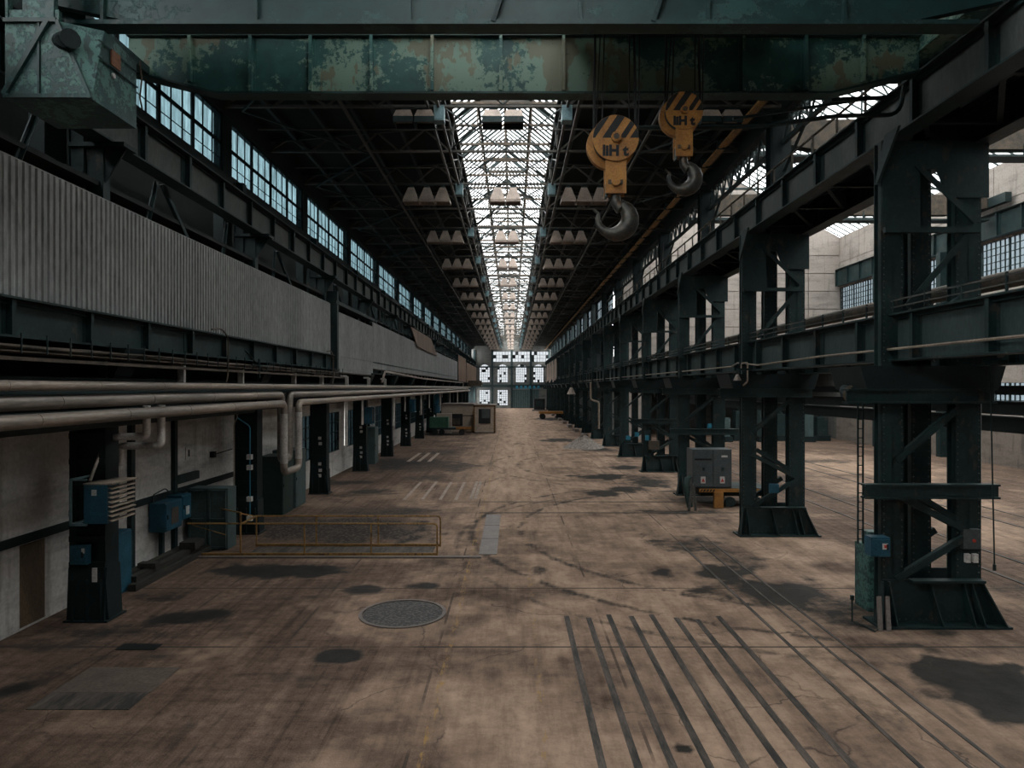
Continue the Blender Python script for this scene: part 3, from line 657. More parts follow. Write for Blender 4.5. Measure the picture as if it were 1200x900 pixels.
# bus bar along the right under the roof
bb = thing('cable_bus_bar', (7.95, 6, 14.1), 'long yellowish cable duct running along the right under the roof', 'cable duct')
MB().box(7.80, 7.92, 6, YF-1, 14.02, 14.1).box(7.96, 8.08, 6, YF-1, 14.06, 14.14).build('duct', 'yellow_rail', bb)
MB().box(8.1, 8.16, 6, YF-1, 14.1, 14.2).build('dark_rail', 'rust', bb)
cm = mmesh(MB().box(-.2, .25, -.03, .03, -.10, .25), 'clamp', 'steel')
for k in range(60): inst(cm, 'clamp', (0, 2.2*k, 0), bb)

# ------------------------------------------------------------ right columns (lattice of three legs)
def hsec(b, x0, x1, y0, y1, z0, z1):                       # riveted H section, flanges towards the camera
    b.box(x0, x1, y0, y0+.03, z0, z1); b.box(x0, x1, y1-.03, y1, z0, z1); b.box((x0+x1)/2-.02, (x0+x1)/2+.02, y0, y1, z0, z1)
    b.box(x0, x0+.02, y0, y0+.13, z0, z1); b.box(x1-.02, x1, y0, y0+.13, z0, z1)
def rivet(b, x, y, z, r=.02):
    n = 6; i0 = len(b.v)
    b.add([(x+r*math.cos(2*PI*i/n), y, z+r*math.sin(2*PI*i/n)) for i in range(n)]+[(x, y-r*.9, z)], [(i, (i+1) % n, n) for i in range(n)])
LEGS = ((-1.06, -.58, 0, .3), (-.08, .36, .6, .92), (.53, 1.08, .05, .33))
def make_right_column():
    t = thing('steel_column', (8.85, Y0, 0), '', 'column', 'right row of lattice steel columns')
    X, Y = 8.85, Y0
    for (a, b_, c_, d) in LEGS:
        b = MB(); hsec(b, X+a, X+b_, Y+c_, Y+d, 0.05, 10.2); b.build('leg', 'steel', t)
    def brace(p, q, w_=.115): MB().angle(p, q, w_, .03, (0, 1, 0)).build('brace', 'steel', t)
    L, R = X-.55, X+.55
    yf = Y-.04
    brace((R, yf, 4.55), (L-.2, yf, 3.45)); brace((L-.2, yf, 2.75), (R+.25, yf, 1.95)); brace((L, yf+.12, 2.9), (R+.3, yf+.12, 2.05))
    brace((R+.25, yf, 1.9), (L-.2, yf, .95)); brace((R+.1, Y+.9, 1.8), (L, Y+.9, 1.0), .12)
    brace((R+.1, yf, 6.9), (L-.1, yf, 5.9)); brace((L, yf, 6.7), (R+.35, yf, 8.4)); brace((R+.35, yf, 8.5), (L+.2, yf, 9.7)); 
    MB().bar((L-.5, yf-.05, 8.3), (R+.4, yf-.05, 8.3), .10, .12).build('tie_bar', 'steel', t)
    # base
    b = MB(); b.prism([(X-1.22, .03), (X+1.42, .03), (X+1.08, .95), (X-1.05, .95)], 'y', Y-.02, Y+.02)
    b.prism([(X-.25, .03), (X+1.1, .03), (X+1.0, .95), (X-.15, .95)], 'y', Y+.93, Y+.96); b.build('base_plate', 'steel', t)
    MB().box(X-1.25, X+1.48, Y-.33, Y+.4, 0, .05).box(X-.3, X+1.2, Y+.4, Y+1.05, 0, .05).build('foot_plate', 'steel', t)
    MB().box(X-.5, X+1.02, Y-.20, Y+.02, .92, .97).build('base_ledge', 'steel', t)
    for (xt, xb) in ((X-1.08, X-1.22), (X-.95, X-.9), (X-.1, X+.05), (X+.6, X+.72), (X+.78, X+.92), (X+1.0, X+1.36)):
        MB().add([(xt, Y-.02, .92), (xt+.03, Y-.02, .92), (xb+.03, Y-.02, .05), (xb, Y-.02, .05), (xt, Y-.10, .92), (xt+.03, Y-.10, .92), (xb+.03, Y-.33, .05), (xb, Y-.33, .05)],
                 [(0,1,2,3),(7,6,5,4),(0,4,5,1),(1,5,6,2),(2,6,7,3),(3,7,4,0)]).build('base_rib', 'steel', t)
    # head under the lower girder
    MB().prism([(X-1.55, 5.45), (X+1.5, 5.45), (X+1.35, 4.95), (X-1.4, 4.95)], 'y', Y-.1, Y+1.3).build('corbel', 'steel_deep', t)
    MB().box(X-1.85, X+1.25, Y-.12, Y-.08, 4.68, 4.95).box(X-1.85, X+1.25, Y-.2, Y+.1, 4.66, 4.70).box(X-1.85, X+1.25, Y-.2, Y+.1, 4.93, 4.97).build('head_beam', 'steel', t)
    # gusset sheets under the upper girder
    b = MB().prism([(X-.45, 10.2), (X+1.2, 10.2), (X+1.2, 9.0), (X+.35, 9.0), (X+.1, 9.6), (X-.45, 9.6)], 'y', Y-.02, Y+.03)
    b.box(X-1.05, X-.25, Y-.03, Y+.0, 8.3, 10.2); b.build('gusset_sheet', 'steel', t)
    b = MB().add([(X-1.15, Y-.3, 10.22), (X-1.1, Y-.3, 10.22), (X-1.1, Y+.1, 9.3), (X-1.15, Y+.1, 9.3), (X-1.15, Y-.8, 10.22), (X-1.1, Y-.8, 10.22), (X-1.1, Y, 9.3), (X-1.15, Y, 9.3)],
                 [(0,1,2,3),(7,6,5,4),(0,4,5,1),(1,5,6,2),(2,6,7,3),(3,7,4,0)]); b.build('bracket', 'steel', t)
    # shaft up to the roof
    b = MB(); b.box(X-.05, X+.60, Y+.0, Y+.04, 10.2, 14.2); b.box(X-.05, X+.60, Y+.55, Y+.59, 10.2, 14.2); b.box(X+.24, X+.28, Y, Y+.59, 10.2, 14.2); b.box(X-.05, X-.02, Y, Y+.15, 10.2, 14.2); b.box(X+.57, X+.60, Y, Y+.15, 10.2, 14.2)
    b.build('roof_shaft', 'steel_deep', t)
    return t
RC = make_right_column()
def rname(k):
    return ['nearest lattice steel column on the right, with a green cabinet at its foot',
            'second lattice steel column from the front on the right, blue box on its leg',
            'third lattice steel column on the right, behind the grey machine cabinet'][k] if k < 3 else '%s lattice steel column from the front in the right row' % ORD[k]
RC['label'] = rname(0)
proto_children = list(RC.children)
for k in range(1, 17): copy_tree(RC, (8.85, Y0+BAY*k, 0), None, rname(k))
tb = copy_tree(RC, (8.85, Y0-BAY, 0), None, 'lattice column head at the right edge, in front of the nearest whole column'); 
# rivets of the two nearest columns
for k in (0, 1):
    base = [o for o in bpy.data.objects if o.parent is None and o.name.startswith('steel_column') and abs(o.location.y-(Y0+BAY*k)) < .1][0]
    b = MB()
    for (a, b_, c_, d) in LEGS:
        z = .1
        while z < 10.2:
            for x in (8.85+a+.05, 8.85+b_-.05): rivet(b, x, Y0+BAY*k+c_-.001, z)
            z += .14
    for x in np.arange(7.6, 10.1, .14): rivet(b, x, Y0+BAY*k-.021, .12)
    b.build('rivets', 'web', base, kind='stuff')
MBx = MB().box(7.28, 10.05, Y0-.30, Y0-.26, 2.72, 2.98).box(7.28, 10.05, Y0-.36, Y0-.14, 2.96, 3.0).box(7.28, 10.05, Y0-.36, Y0-.14, 2.70, 2.74)
tag(MBx.build('cross_beam', 'steel'), 'horizontal steel beam bolted across the nearest right column', 'beam')
for k, (yy, xa, xb, zz) in enumerate(((Y0+2*BAY, 7.3, 10.9, 2.95), (Y0+3*BAY, 7.0, 9.7, 3.0))):
    tag(MB().box(xa, xb, yy-.30, yy-.24, zz-.12, zz+.12).box(xa, xb, yy-.36, yy-.14, zz+.10, zz+.14).box(xa, xb, yy-.36, yy-.14, zz-.14, zz-.1).build('cross_beam', 'steel'),
        ('horizontal steel beam across the third right column, over the machine cabinet', 'horizontal steel beam across the fourth right column')[k], 'beam')

# lattice truss between the roof shafts on the right
for n in range(-1, 6):
    ya = Y0+BAY*n+.6; yb = ya+BAY-.6
    t = thing('eaves_truss', (9.2, ya, 12.9), '%s lattice truss from the front between the upper right posts' % ORD[n+1], 'truss', 'eaves trusses on the right')
    MB().angle((9.2, ya, 13.25), (9.2, yb, 13.25), .12, .02).build('bottom_chord', 'truss_dark', t)
    b = MB()
    for k in range(8):
        y = ya+(yb-ya)*k/8; y2 = ya+(yb-ya)*(k+1)/8; b.bar((9.2, y, 13.25), (9.2, (y+y2)/2, 14.15), .06); b.bar((9.2, (y+y2)/2, 14.15), (9.2, y2, 13.25), .06); b.bar((9.2, y, 13.25), (9.2, y, 14.15), .05)
    b.build('lattice', 'truss_dark', t)
    b = MB().angle((9.2, ya, 12.3), (9.2, ya+1.6, 13.25), .10, .02).angle((9.2, yb, 12.3), (9.2, yb-1.6, 13.25), .10, .02); b.build('knee_brace', 'truss_dark', t)

# ------------------------------------------------------------ left columns
def make_left_column():
    t = thing('steel_column', (-9.05, 14.6, 0), '', 'column', 'left row of riveted steel columns')
    X, Y = -9.05, 14.6
    MB().box(X-.42, X-.39, Y, Y+.5, .05, 5.85).box(X+.32, X+.35, Y, Y+.5, .05, 5.85).box(X-.42, X+.35, Y+.1, Y+.13, .05, 5.85).box(X-.42, X-.28, Y, Y+.02, .05, 5.85).box(X+.21, X+.35, Y, Y+.02, .05, 5.85).build('shaft', 'steel_deep', t)
    b = MB()
    for z in np.arange(.6, 5.8, .55): b.box(X-.42, X+.35, Y-.02, Y, z, z+.12)
    b.build('batten_plates', 'steel_deep', t)
    MB().prism([(X-.46, .02), (X+.45, .02), (X+.35, 1.15), (X-.42, 1.15)], 'y', Y-.03, Y-.0).build('base_plate', 'steel_deep', t)
    for x in (-.3, .0, .3): MB().box(X+x-.015, X+x+.015, Y-.11, Y-.03, .02, .9).build('base_rib', 'steel_deep', t)
    MB().prism([(Y-.1, .02), (Y+.6, .02), (Y+.5, 1.15), (Y, 1.15)], 'x', X+.35, X+.38).build('side_plate', 'steel_deep', t)
    MB().box(X-.48, X+.46, Y-.12, Y+.62, 0, .04).build('foot_plate', 'steel_deep', t)
    MB().prism([(X-.45, 5.85), (X+.75, 5.85), (X+.45, 5.2), (X-.45, 5.2)], 'y', Y+.1, Y+.8).build('corbel', 'steel_deep', t)
    # upper tier carrying the crane girder, seen above the cladding
    b = MB().box(X-.45, X-.15, Y+.05, Y+.35, 6.6, 12).box(X-.45, X-.42, Y, Y+.5, 6.6, 12); b.box(X+.0, X+.25, Y+.1, Y+.35, 6.6, 10.2); b.build('upper_shaft', 'steel', t)
    b = MB().prism([(X+.75, 10.2), (X-.4, 10.2), (X-.4, 9.2), (X+.1, 9.2)], 'y', Y+.15, Y+.2); b.box(X-.42, X+.78, Y-.05, Y+.45, 10.15, 10.24); b.build('bracket', 'steel', t)
    return t
LC = make_left_column()
def lname(k):
    return ['nearest riveted steel column on the left, carrying the blue fan heater',
            'second riveted steel column on the left, at the end of the yellow railing',
            'third riveted steel column on the left, just beyond the looped pipes'][k] if k < 3 else '%s riveted steel column from the front in the left row' % ORD[k]
LC['label'] = lname(0)
for k in range(1, 17): copy_tree(LC, (-9.05, 14.6+BAY*k, 0), None, lname(k))
# braces and struts in the dark gap between cladding and girder
for k in range(-1, 6):
    y = 14.6+BAY*k
    t = thing('gap_bracing', (-9.2, y+2, 9.0), '%s pair of raking struts from the front above the corrugated cladding' % ORD[k+1], 'brace', 'struts above the left cladding')
    for dy, s in ((2.0, 1), (4.0, -1), (6.3, 1)):
        MB().angle((-8.85, y+dy, 8.95), (-9.1, y+dy+s*.9, 10.25), .09, .02).build('strut', 'steel', t)
    MB().bar((-9.3, y+1, 9.5), (-9.3, y+8, 9.5), .12).build('tie', 'steel', t)

# ------------------------------------------------------------ left cladding
def corr_mesh(w_, h, mat, depth=.035, ribs=6):
    b = MB(); p = w_/ribs; pts = []
    for i in range(ribs):
        for f_, d in ((0, 0), (.42, 0), (.52, 1), (.90, 1)): pts.append(((i+f_)*p, d*depth))
    pts.append((w_, 0)); n = len(pts)
    vs = [(x, y, 0) for y, x in pts]+[(x, y, h) for y, x in pts]+[(x-.004, y, 0) for y, x in pts]+[(x-.004, y, h) for y, x in pts]
    fs = [(i, i+1, n+i+1, n+i) for i in range(n-1)]+[(2*n+i, 3*n+i, 3*n+i+1, 2*n+i+1) for i in range(n-1)]
    b.add(vs, fs); return mmesh(b, 'corrugated_sheet', mat)
def cladding(ya, yb, z0, z1, label, mat='corr', step=.99, x=-8.70):
    t = thing('corrugated_cladding', (x, ya, z0), label, 'cladding')
    n = max(1, int(round((yb-ya)/step))); wd = (yb-ya)/n; me = corr_mesh(wd, z1-z0, mat)
    for i in range(n): inst(me, 'corrugated_sheet', (0, i*wd, 0), t)
    MB().box(x-.05, x+.09, ya, yb, z0-.06, z0).build('sill', 'rust', t)
    MB().box(x-.06, x, ya, yb, z1-.02, z1+.03).build('capping', 'corr', t)
    return t
cladding(4, 32.6, 6.56, 9.0, 'long nearest run of pale grey corrugated cladding on the left')
cladding(32.9, 41.3, 5.75, 8.65, 'short second run of grey corrugated cladding hanging lower on the left', x=-8.45)
cladding(41.6, 106, 6.15, 8.95, 'far third run of light grey corrugated cladding on the left', x=-8.5)
cladding(107, 124, 6.0, 10.1, 'rusty brown corrugated sheets at the far end of the left wall', 'corr_brown', 2.0, x=-8.4)
cladding(126, 160, 6.0, 9.6, 'last brown corrugated sheets beside the far wall on the left', 'corr_brown', 2.6, x=-8.4)
tag(MB().add([(-8.3, 56, 10.0), (-8.3, 76, 8.5), (-8.3, 70, 10.0), (-8.28, 60, 8.6), (-8.36, 56, 10.0), (-8.36, 76, 8.5), (-8.36, 70, 10.0), (-8.34, 60, 8.6)], [(0,3,1,2),(6,5,7,4),(0,4,7,3),(3,7,5,1),(1,5,6,2),(2,6,4,0)]).build('hanging_sheet', 'tarp'), 'crumpled brown sheet hanging over the top of the far left cladding', 'sheet')
t = thing('brown_sheeting', (7.9, 120, 6.5), 'brown tattered sheeting at the far right side by the end wall', 'sheet')
for k in range(9):
    b = MB().box(7.86, 7.92, 120+k*4.2, 120+k*4.2+4.0, 6.6-.3*(k % 3), 10.1); b.build('sheet_strip', 'tarp', t)
# edge post at the end of the first run
tag(MB().box(-8.85, -8.35, 32.6, 32.9, 5.7, 9.6).box(-8.85, -8.35, 32.5, 41.5, 9.0, 9.15).build('cladding_post', 'steel'), 'dark post with a ledge between the first two cladding runs', 'post')

# cable tray under the left girder
t = thing('cable_tray', (-8.3, 4, 5.6), 'long cable tray full of rusty cables below the left girder', 'cable tray')
b = MB()
for i in range(5): b.path([(-8.12-.09*i, y, 5.68+.02*math.sin(y*.9+i*2)) for y in np.arange(4, 33, 1.0)], .028, 5)
b.build('cables', 'rust', t)
MB().box(-8.55, -8.0, 4, 32.5, 5.58, 5.60).box(-8.05, -8.0, 4, 32.5, 5.44, 5.50).build('tray', 'rust', t)
rm = mmesh(MB().box(-.02, .0, -.012, .012, 0, .34), 'tray_post', 'steel')
for k in range(46): inst(rm, 'tray_post', (.32, .3+.62*k, -.05), t)
gm_ = mmesh(MB().box(-.08, .08, -.05, .05, -.62, -.05).box(-.30, .0, -.04, .04, -.10, 0), 'tray_bracket', 'galv_bright')
for y in (19.9, 23.6, 28.6, 32.3, 36.8, 42, 47): inst(gm_, 'tray_bracket', (.12, y-4-3, .0), t)
tag(MB().box(-9.9, -8.6, 4, 108, 5.1, 5.2).box(-9.9, -9.8, 4, 108, 4.3, 5.2).build('service_shelf', 'steel_deep'), 'long dark shelf behind the pipe run on the left', 'shelf')
for y, nm in ((18.2, 'thin curved cable loop standing up in front of the near left cladding'), (29.5, 'second thin cable loop on the cladding, near the end of the tray')):
    tag(MB().path([(-8.1, y, 5.0), (-8.02, y+.9, 5.0), (-7.98, y+1.0, 5.4), (-7.98, y+1.0, 6.4), (-7.98, y+.6, 6.62), (-8.0, y, 6.55)], .022, 6, .25).build('cable_loop', 'rust'), nm, 'cable')
tag(MB().angle((-8.0, 20.5, 6.1), (-8.0, 22.0, 5.5), .06, .015).bar((-8.0, 21.6, 5.9), (-8.0, 21.6, 5.3), .05).bar((-8.0, 21.0, 5.7), (-8.0, 22.4, 5.7), .04).build('loose_bracket', 'steel'), 'loose steel bracket sticking up from the left cable tray', 'bracket')

# ------------------------------------------------------------ pipes on the left
def pipe(label, pts, r, mat='galv', bend=.0, joints=0, z=None):
    t = thing('pipe', pts[0], label, 'pipe')
    MB().path(pts, r, 16, bend).build('pipe_run', mat, t, smooth=True)
    if joints:
        P0, P1 = Vector(pts[0]), Vector(pts[1])
        L = (P1-P0).length; k = 1
        me = mmesh(MB().tube((0, -.02, 0), (0, .02, 0), r*1.06, 16), 'joint_band', mat)
        while k*joints < L: inst(me, 'joint_band', tuple((P1-P0).normalized()*k*joints), t); k += 1
    return t
pipe('topmost straight clad pipe of the left pipe run at eye level', [(-8.0, 6, 5.03), (-8.0, 132, 5.03)], .085, joints=2.4)
pipe('middle clad pipe with a drop loop, behind the lowest left pipe', [(-8.12, 6, 4.74), (-8.12, 24.0, 4.74), (-8.12, 24.0, 2.45), (-8.12, 24.9, 2.45), (-8.12, 24.9, 4.74), (-8.12, 125, 4.74)], .13, bend=.22, joints=3.1)
pipe('lowest foremost clad pipe with a bright drop loop on the left', [(-7.8, 6, 4.45), (-7.8, 23.35, 4.45), (-7.8, 23.35, 2.08), (-7.8, 24.95, 2.08), (-7.8, 24.95, 4.45), (-7.8, 125, 4.45)], .12, bend=.25, joints=2.6)
for yy in (23.35, 24.95):
    tag(MB().tube((-7.8, yy, 2.4), (-7.8, yy, 4.1), .128, 16).build('pipe_cladding', 'galv_bright', smooth=True), ('bright metal jacket on the near leg of the pipe loop' if yy < 24 else 'bright metal jacket on the far leg of the pipe loop'), 'pipe jacket')
pipe('large dark pipe behind and below the left pipe run', [(-8.6, 6, 4.35), (-8.6, 22.5, 4.35)], .2, 'steel')
pipe('dull back pipe between the top and middle left pipes', [(-8.5, 6, 4.88), (-8.5, 120, 4.88)], .12, 'steel')
t = pipe('thick bright pipe elbow dropping from the run to the wall, upper one', [(-8.0, 14.95, 4.6), (-8.0, 14.95, 3.93), (-8.88, 14.95, 3.91), (-8.9, 14.8, 3.88)], .08, 'galv_bright', .09)
t = pipe('longer bright pipe elbow stepping down beside the near left column', [(-8.0, 15.57, 4.6), (-8.0, 15.57, 3.68), (-8.93, 15.57, 3.66), (-8.93, 15.57, 3.22)], .085, 'galv_bright', .09)
t = pipe('thin curved pipe running down to the top of the blue fan heater', [(-8.9, 14.85, 3.95), (-8.86, 14.7, 3.6), (-8.84, 14.3, 3.04)], .032, 'galv', .1)
def hangers():
    k = 0
    for y, z1 in ((32.9, 2.2), (36.5, 3.0), (46, 2.4), (51, 3.2), (60, 2.6), (66, 3.0), (76, 2.4), (88, 2.4), (100, 2.4)):
        pipe('%s pale down pipe from the front beyond the loop, dropping below the left pipe run' % ORD[k], [(-8.0, y, 4.4), (-8.0, y, z1)], .06 if k % 2 else .09, 'galv_bright'); k += 1
hangers()
t = thing('wall_conduit', (-9.6, 22.6, 1), 'thin blue and pale conduits with switch boxes on the second left column', 'conduit')
MB().path([(-8.7, 21.6, 4.3), (-9.1, 22.6, 4.0), (-9.2, 22.6, 3.8), (-9.2, 22.6, 1.0)], .022, 6, .1).build('pale_conduit', 'paleconduit', t)
MB().path([(-9.1, 22.6, 4.0), (-8.75, 22.8, 3.7), (-8.75, 22.8, .6)], .022, 6, .1).build('blue_conduit', 'blue_bright', t)
for z in (2.6, 2.25, 1.2, .55): MB().box(-8.83, -8.67, 22.7, 22.85, z, z+.16).build('junction_box', 'white', t)

# ------------------------------------------------------------ roof trusses
def make_truss():
    t = thing('roof_truss', (CX, 0, 14.4), '', 'truss', 'roof trusses of the nave')
    W = 9.6; y = 0
    MB().bar((CX-9.5, y, 14.4), (CX+9.4, y, 14.4), .13, .08).build('bottom_chord', 'truss', t)
    for s in (-1, 1):
        MB().bar((CX+s*9.5, y, ZE-.12), (CX+s*HC, y, ZC-.1), .12, .10).build('top_chord', 'truss_dark', t)
        xs = [9.4, 7.7, 5.9, 4.2, 2.15]
        for i in range(4):
            a, c = xs[i], xs[i+1]; m_ = (a+c)/2; z = ZC-.1-(m_-HC)*.065
            MB().bar((CX+s*a, y, 14.4), (CX+s*m_, y, z-.1), .07).build('web_brace', 'truss', t)
            MB().bar((CX+s*m_, y, z-.1), (CX+s*c, y, 14.4), .07).build('web_brace', 'truss', t)
        MB().bar((CX+s*2.15, y, 14.35), (CX+s*HC, y, ZC+.1), .10).build('curb_post', 'truss', t)
    MB().bar((CX-HC, y, ZC+.1), (CX, y, ZR-.15), .09).bar((CX+HC, y, ZC+.1), (CX, y, ZR-.15), .09).build('monitor_rafter', 'truss_dark', t)
    MB().bar((CX-1.1, y, ZC+.85), (CX+1.1, y, ZC+.85), .06).build('monitor_tie', 'truss', t)
    return t
TR = make_truss(); nt_ = 0
ty = Y0-.25-BAY/2*3
lab = lambda k: '%s roof truss from the front, spanning the nave below the skylight' % ORD[k]
TR.location.y = ty; TR['label'] = lab(0)
for k in range(1, 36): copy_tree(TR, (CX, ty+BAY/2*k, 14.4), None, lab(k))
# extra light ties and longitudinal chords
t = thing('skylight_edge_truss', (CX-2.3, YB, 14.3), 'long lattice chord along the left edge of the skylight', 'truss')
t2 = thing('skylight_edge_truss', (CX+2.3, YB, 14.3), 'long lattice chord along the right edge of the skylight', 'truss')
for s, tt in ((-1, t), (1, t2)):
    MB().bar((CX+s*2.15, YB, 14.33), (CX+s*2.15, YF, 14.33), .09).bar((CX+s*2.5, YB, 14.33), (CX+s*2.5, YF, 14.33), .07).build('chord', 'truss', tt)
    MB().bar((CX+s*2.1, YB, 15.1), (CX+s*2.1, YF, 15.1), .08).build('upper_chord', 'truss_dark', tt)
    b = MB(); y = Y0+.6-BAY
    while y < 120:
        b.bar((CX+s*2.15, y, 14.33), (CX+s*2.1, y+BAY/4, 15.1), .05); b.bar((CX+s*2.1, y+BAY/4, 15.1), (CX+s*2.15, y+BAY/2, 14.33), .05); y += BAY/2
    b.build('lattice', 'truss', tt)
t = thing('skylight_wind_bracing', (CX, 10, 14.45), 'crossed thin wind braces stretched below the skylight glass', 'brace')
k = 0; y = ty
while y < 155:
    MB().bar((CX-2.1, y, 14.45), (CX, y+BAY/2, 14.47), .045).bar((CX, y+BAY/2, 14.47), (CX+2.1, y, 14.45), .045).bar((CX-2.1, y+BAY/2, 14.5), (CX, y, 14.5), .045).bar((CX, y, 14.5), (CX+2.1, y+BAY/2, 14.5), .045).build('cross_brace', 'truss_dark', t)
    MB().bar((CX-9, y+BAY/4, 14.45), (CX+9, y+BAY/4, 14.45), .04).build('tie_rod', 'truss', t)
    for q in range(2):
        yy = y+BAY/4*q+.6; MB().bar((CX-2.0, yy, ZC+.12), (CX+2.0, yy, ZC+.12), .09, .09).bar((CX-1.1, yy, ZC+.95), (CX+1.1, yy, ZC+.95), .07, .08).bar((CX-1.1, yy, ZC+.12), (CX-1.1, yy, ZC+.95), .06).bar((CX+1.1, yy, ZC+.12), (CX+1.1, yy, ZC+.95), .06).bar((CX, yy, ZC+.12), (CX, yy, ZC+.95), .05).build('monitor_frame', 'rust', t)
    y += BAY/2
for x, nm in ((-5.6, 'long lower tie bar under the left roof slope'), (5.0, 'long lower tie bar under the right roof slope')):
    tt = thing('roof_tie', (x, 6, 14.35), nm, 'tie bar'); MB().bar((x, 6, 14.3), (x, YF, 14.3), .09).build('tie', 'truss', tt)
    b = MB()
    for k in range(14):
        y = 10+k*BAY; s = 1 if x > 0 else -1
        b.bar((x, y, 14.33), (x+s*3.5, y+BAY/2, 14.33), .06); b.bar((x+s*3.5, y+BAY/2, 14.33), (x, y+BAY, 14.33), .06)
    b.build('diagonal', 'truss_dark', tt)

# ------------------------------------------------------------ lamps
def shade_mesh():
    b = MB(); h = .58; w0, w1 = .345, .14; sk = .12
    def ring(w_, z): return [(-w_, -w_, z), (w_, -w_, z), (w_, w_, z), (-w_, w_, z)]
    R_ = ring(w1, 0)+ring(w0, -h+.0)+ring(w0, -h-sk)+ring(w0-.015, -h-sk)+ring(w0-.015, -h)+ring(w1-.01, -.02)
    fs = [(0, 1, 2, 3), (20, 23, 22, 21)]
    for a in range(5):
        for i in range(4): fs.append((a*4+i, a*4+(i+1) % 4, a*4+4+(i+1) % 4, a*4+4+i))
    b.add(R_, fs); return mmesh(b, 'lamp_shade', 'lamp')
SH = shade_mesh()
CAPM = mmesh(MB().box(-.10, .10, -.10, .10, 0, .09).box(-.02, .02, -.02, .02, .09, .25), 'lamp_cap', 'steel')
LOW = MB().add([(-.24,-.24,0),(.24,-.24,0),(.24,.24,0),(-.24,.24,0),(-.33,-.33,-.24),(.33,-.33,-.24),(.33,.33,-.24),(-.33,.33,-.24),(-.32,-.32,-.24),(.32,-.32,-.24),(.32,.32,-.24),(-.32,.32,-.24)], [(0,1,2,3),(0,4,5,1),(1,5,6,2),(2,6,7,3),(3,7,4,0),(4,8,9,5),(5,9,10,6),(6,10,11,7),(7,11,8,4),(11,10,9,8)])
LOWM = mmesh(LOW, 'lamp_shade', 'lamp')
SKIRT = mmesh(MB().box(-.33, .33, -.33, -.31, -.44, -.24).box(-.33, .33, .31, .33, -.44, -.24).box(-.33, -.31, -.31, .31, -.44, -.24).box(.31, .33, -.31, .31, -.44, -.24), 'lamp_skirt', 'steel')
def cluster(y, xs_, label, group, low=False):
    t = thing('lamp_cluster', (xs_[0], y, 14.2), label, 'lamp', group)
    for x in xs_:
        inst(LOWM if low else SH, 'lamp_shade', (x-xs_[0], 0, 0), t)
        if low: inst(SKIRT, 'lamp_skirt', (x-xs_[0], 0, 0), t)
        inst(CAPM, 'lamp_cap', (x-xs_[0], 0, .0), t)
    MB().bar((xs_[0]-.35, y, 14.36), (xs_[-1]+.35, y, 14.36), .05).build('lamp_rail', 'steel', t)
bxm = mmesh(MB().box(-.17, .17, -.2, .2, -.50, 0).box(-.15, .15, -.21, -.2, -.47, -.25), 'ballast_box', 'ballast')
for n in range(1, 17):
    y = Y0+BAY*n; w_ = ORD[n-1]
    cluster(y-.25, (CX-4.35, CX-3.62, CX-2.89) if n > 1 else (CX-3.3, CX-2.6), 'pale shaded lamp cluster left of the skylight, %s from the front' % w_, 'lamp clusters left of the skylight', n == 1)
    cluster(y-.25, (CX-.36, CX+.36), 'pair of pale box lamps under the middle of the skylight, %s from the front' % w_, 'lamp pairs under the skylight', n == 1)
    cluster(y-.25, (CX+2.89, CX+3.62, CX+4.35) if n > 1 else (CX+6.9, CX+7.6), 'pale shaded lamp cluster right of the skylight, %s from the front' % w_, 'lamp clusters right of the skylight', n == 1)
    for s, nm in ((-1, 'left'), (1, 'right')):
        o = inst(bxm, 'ballast_box', (CX+s*2.13, y-.25, 14.37)); tag(o, 'small blue-grey box on the %s skylight edge, %s from the front' % (nm, w_), 'box', 'ballast boxes along the skylight')

# ------------------------------------------------------------ overhead bridge crane
cr = thing('bridge_crane', (CX, 12, 10.5), 'peeling green overhead bridge crane spanning the nave just above', 'crane')
def fish(b, x0, x1, ya, yb, zb, zt, dx, dz):
    b.prism([(x0, zb+dz), (x0+dx, zb), (x1-dx, zb), (x1, zb+dz), (x1, zt), (x0, zt)], 'y', ya, yb)
g1 = MB(); fish(g1, -7.3, 7.75, 13.0, 13.15, 10.6, 11.68, 1.7, .42)
g1 = g1.build('main_girder', 'peel', cr)
b = MB(); b.box(-7.3, 7.75, 12.9, 13.3, 11.66, 11.74); b.prism([(-5.6, 10.60), (6.05, 10.60), (6.05, 10.56), (-5.6, 10.56)], 'y', 12.9, 13.22)
b.add([(-7.3,12.9,11.02),(-5.6,12.9,10.6),(-5.6,13.22,10.6),(-7.3,13.22,11.02),(-7.3,12.9,10.98),(-5.6,12.9,10.56),(-5.6,13.22,10.56),(-7.3,13.22,10.98)], [(0,1,2,3),(7,6,5,4),(0,4,5,1),(1,5,6,2),(2,6,7,3),(3,7,4,0)])
b.add([(7.75,12.9,11.02),(6.05,12.9,10.6),(6.05,13.22,10.6),(7.75,13.22,11.02),(7.75,12.9,10.98),(6.05,12.9,10.56),(6.05,13.22,10.56),(7.75,13.22,10.98)], [(0,3,2,1),(7,4,5,6),(0,1,5,4),(1,2,6,5),(2,3,7,6),(3,0,4,7)])
b.build('girder_flange', 'peel_dark', g1)
for px in (295, 365, 436, 507, 587, 660, 870, 943, 1010, 224):
    x = (px-600)*13/800; zb = 10.62 if -5.6 < x < 6.0 else 10.8
    MB().box(x-.03, x+.03, 12.90, 13.0, zb, 11.66).box(x-.07, x+.07, 12.985, 13.0, zb, 11.66).build('stiffener', 'peel', g1)
g2 = MB(); fish(g2, -7.5, 7.75, 10.75, 10.9, 10.74, 11.9, 1.6, .35); g2 = g2.build('main_girder', 'peel_dark', cr)
MB().box(-7.0, 7.3, 10.66, 10.98, 10.68, 10.75).box(-7.5, 7.75, 10.6, 11.2, 11.88, 11.95).build('girder_flange', 'peel_dark', g2)
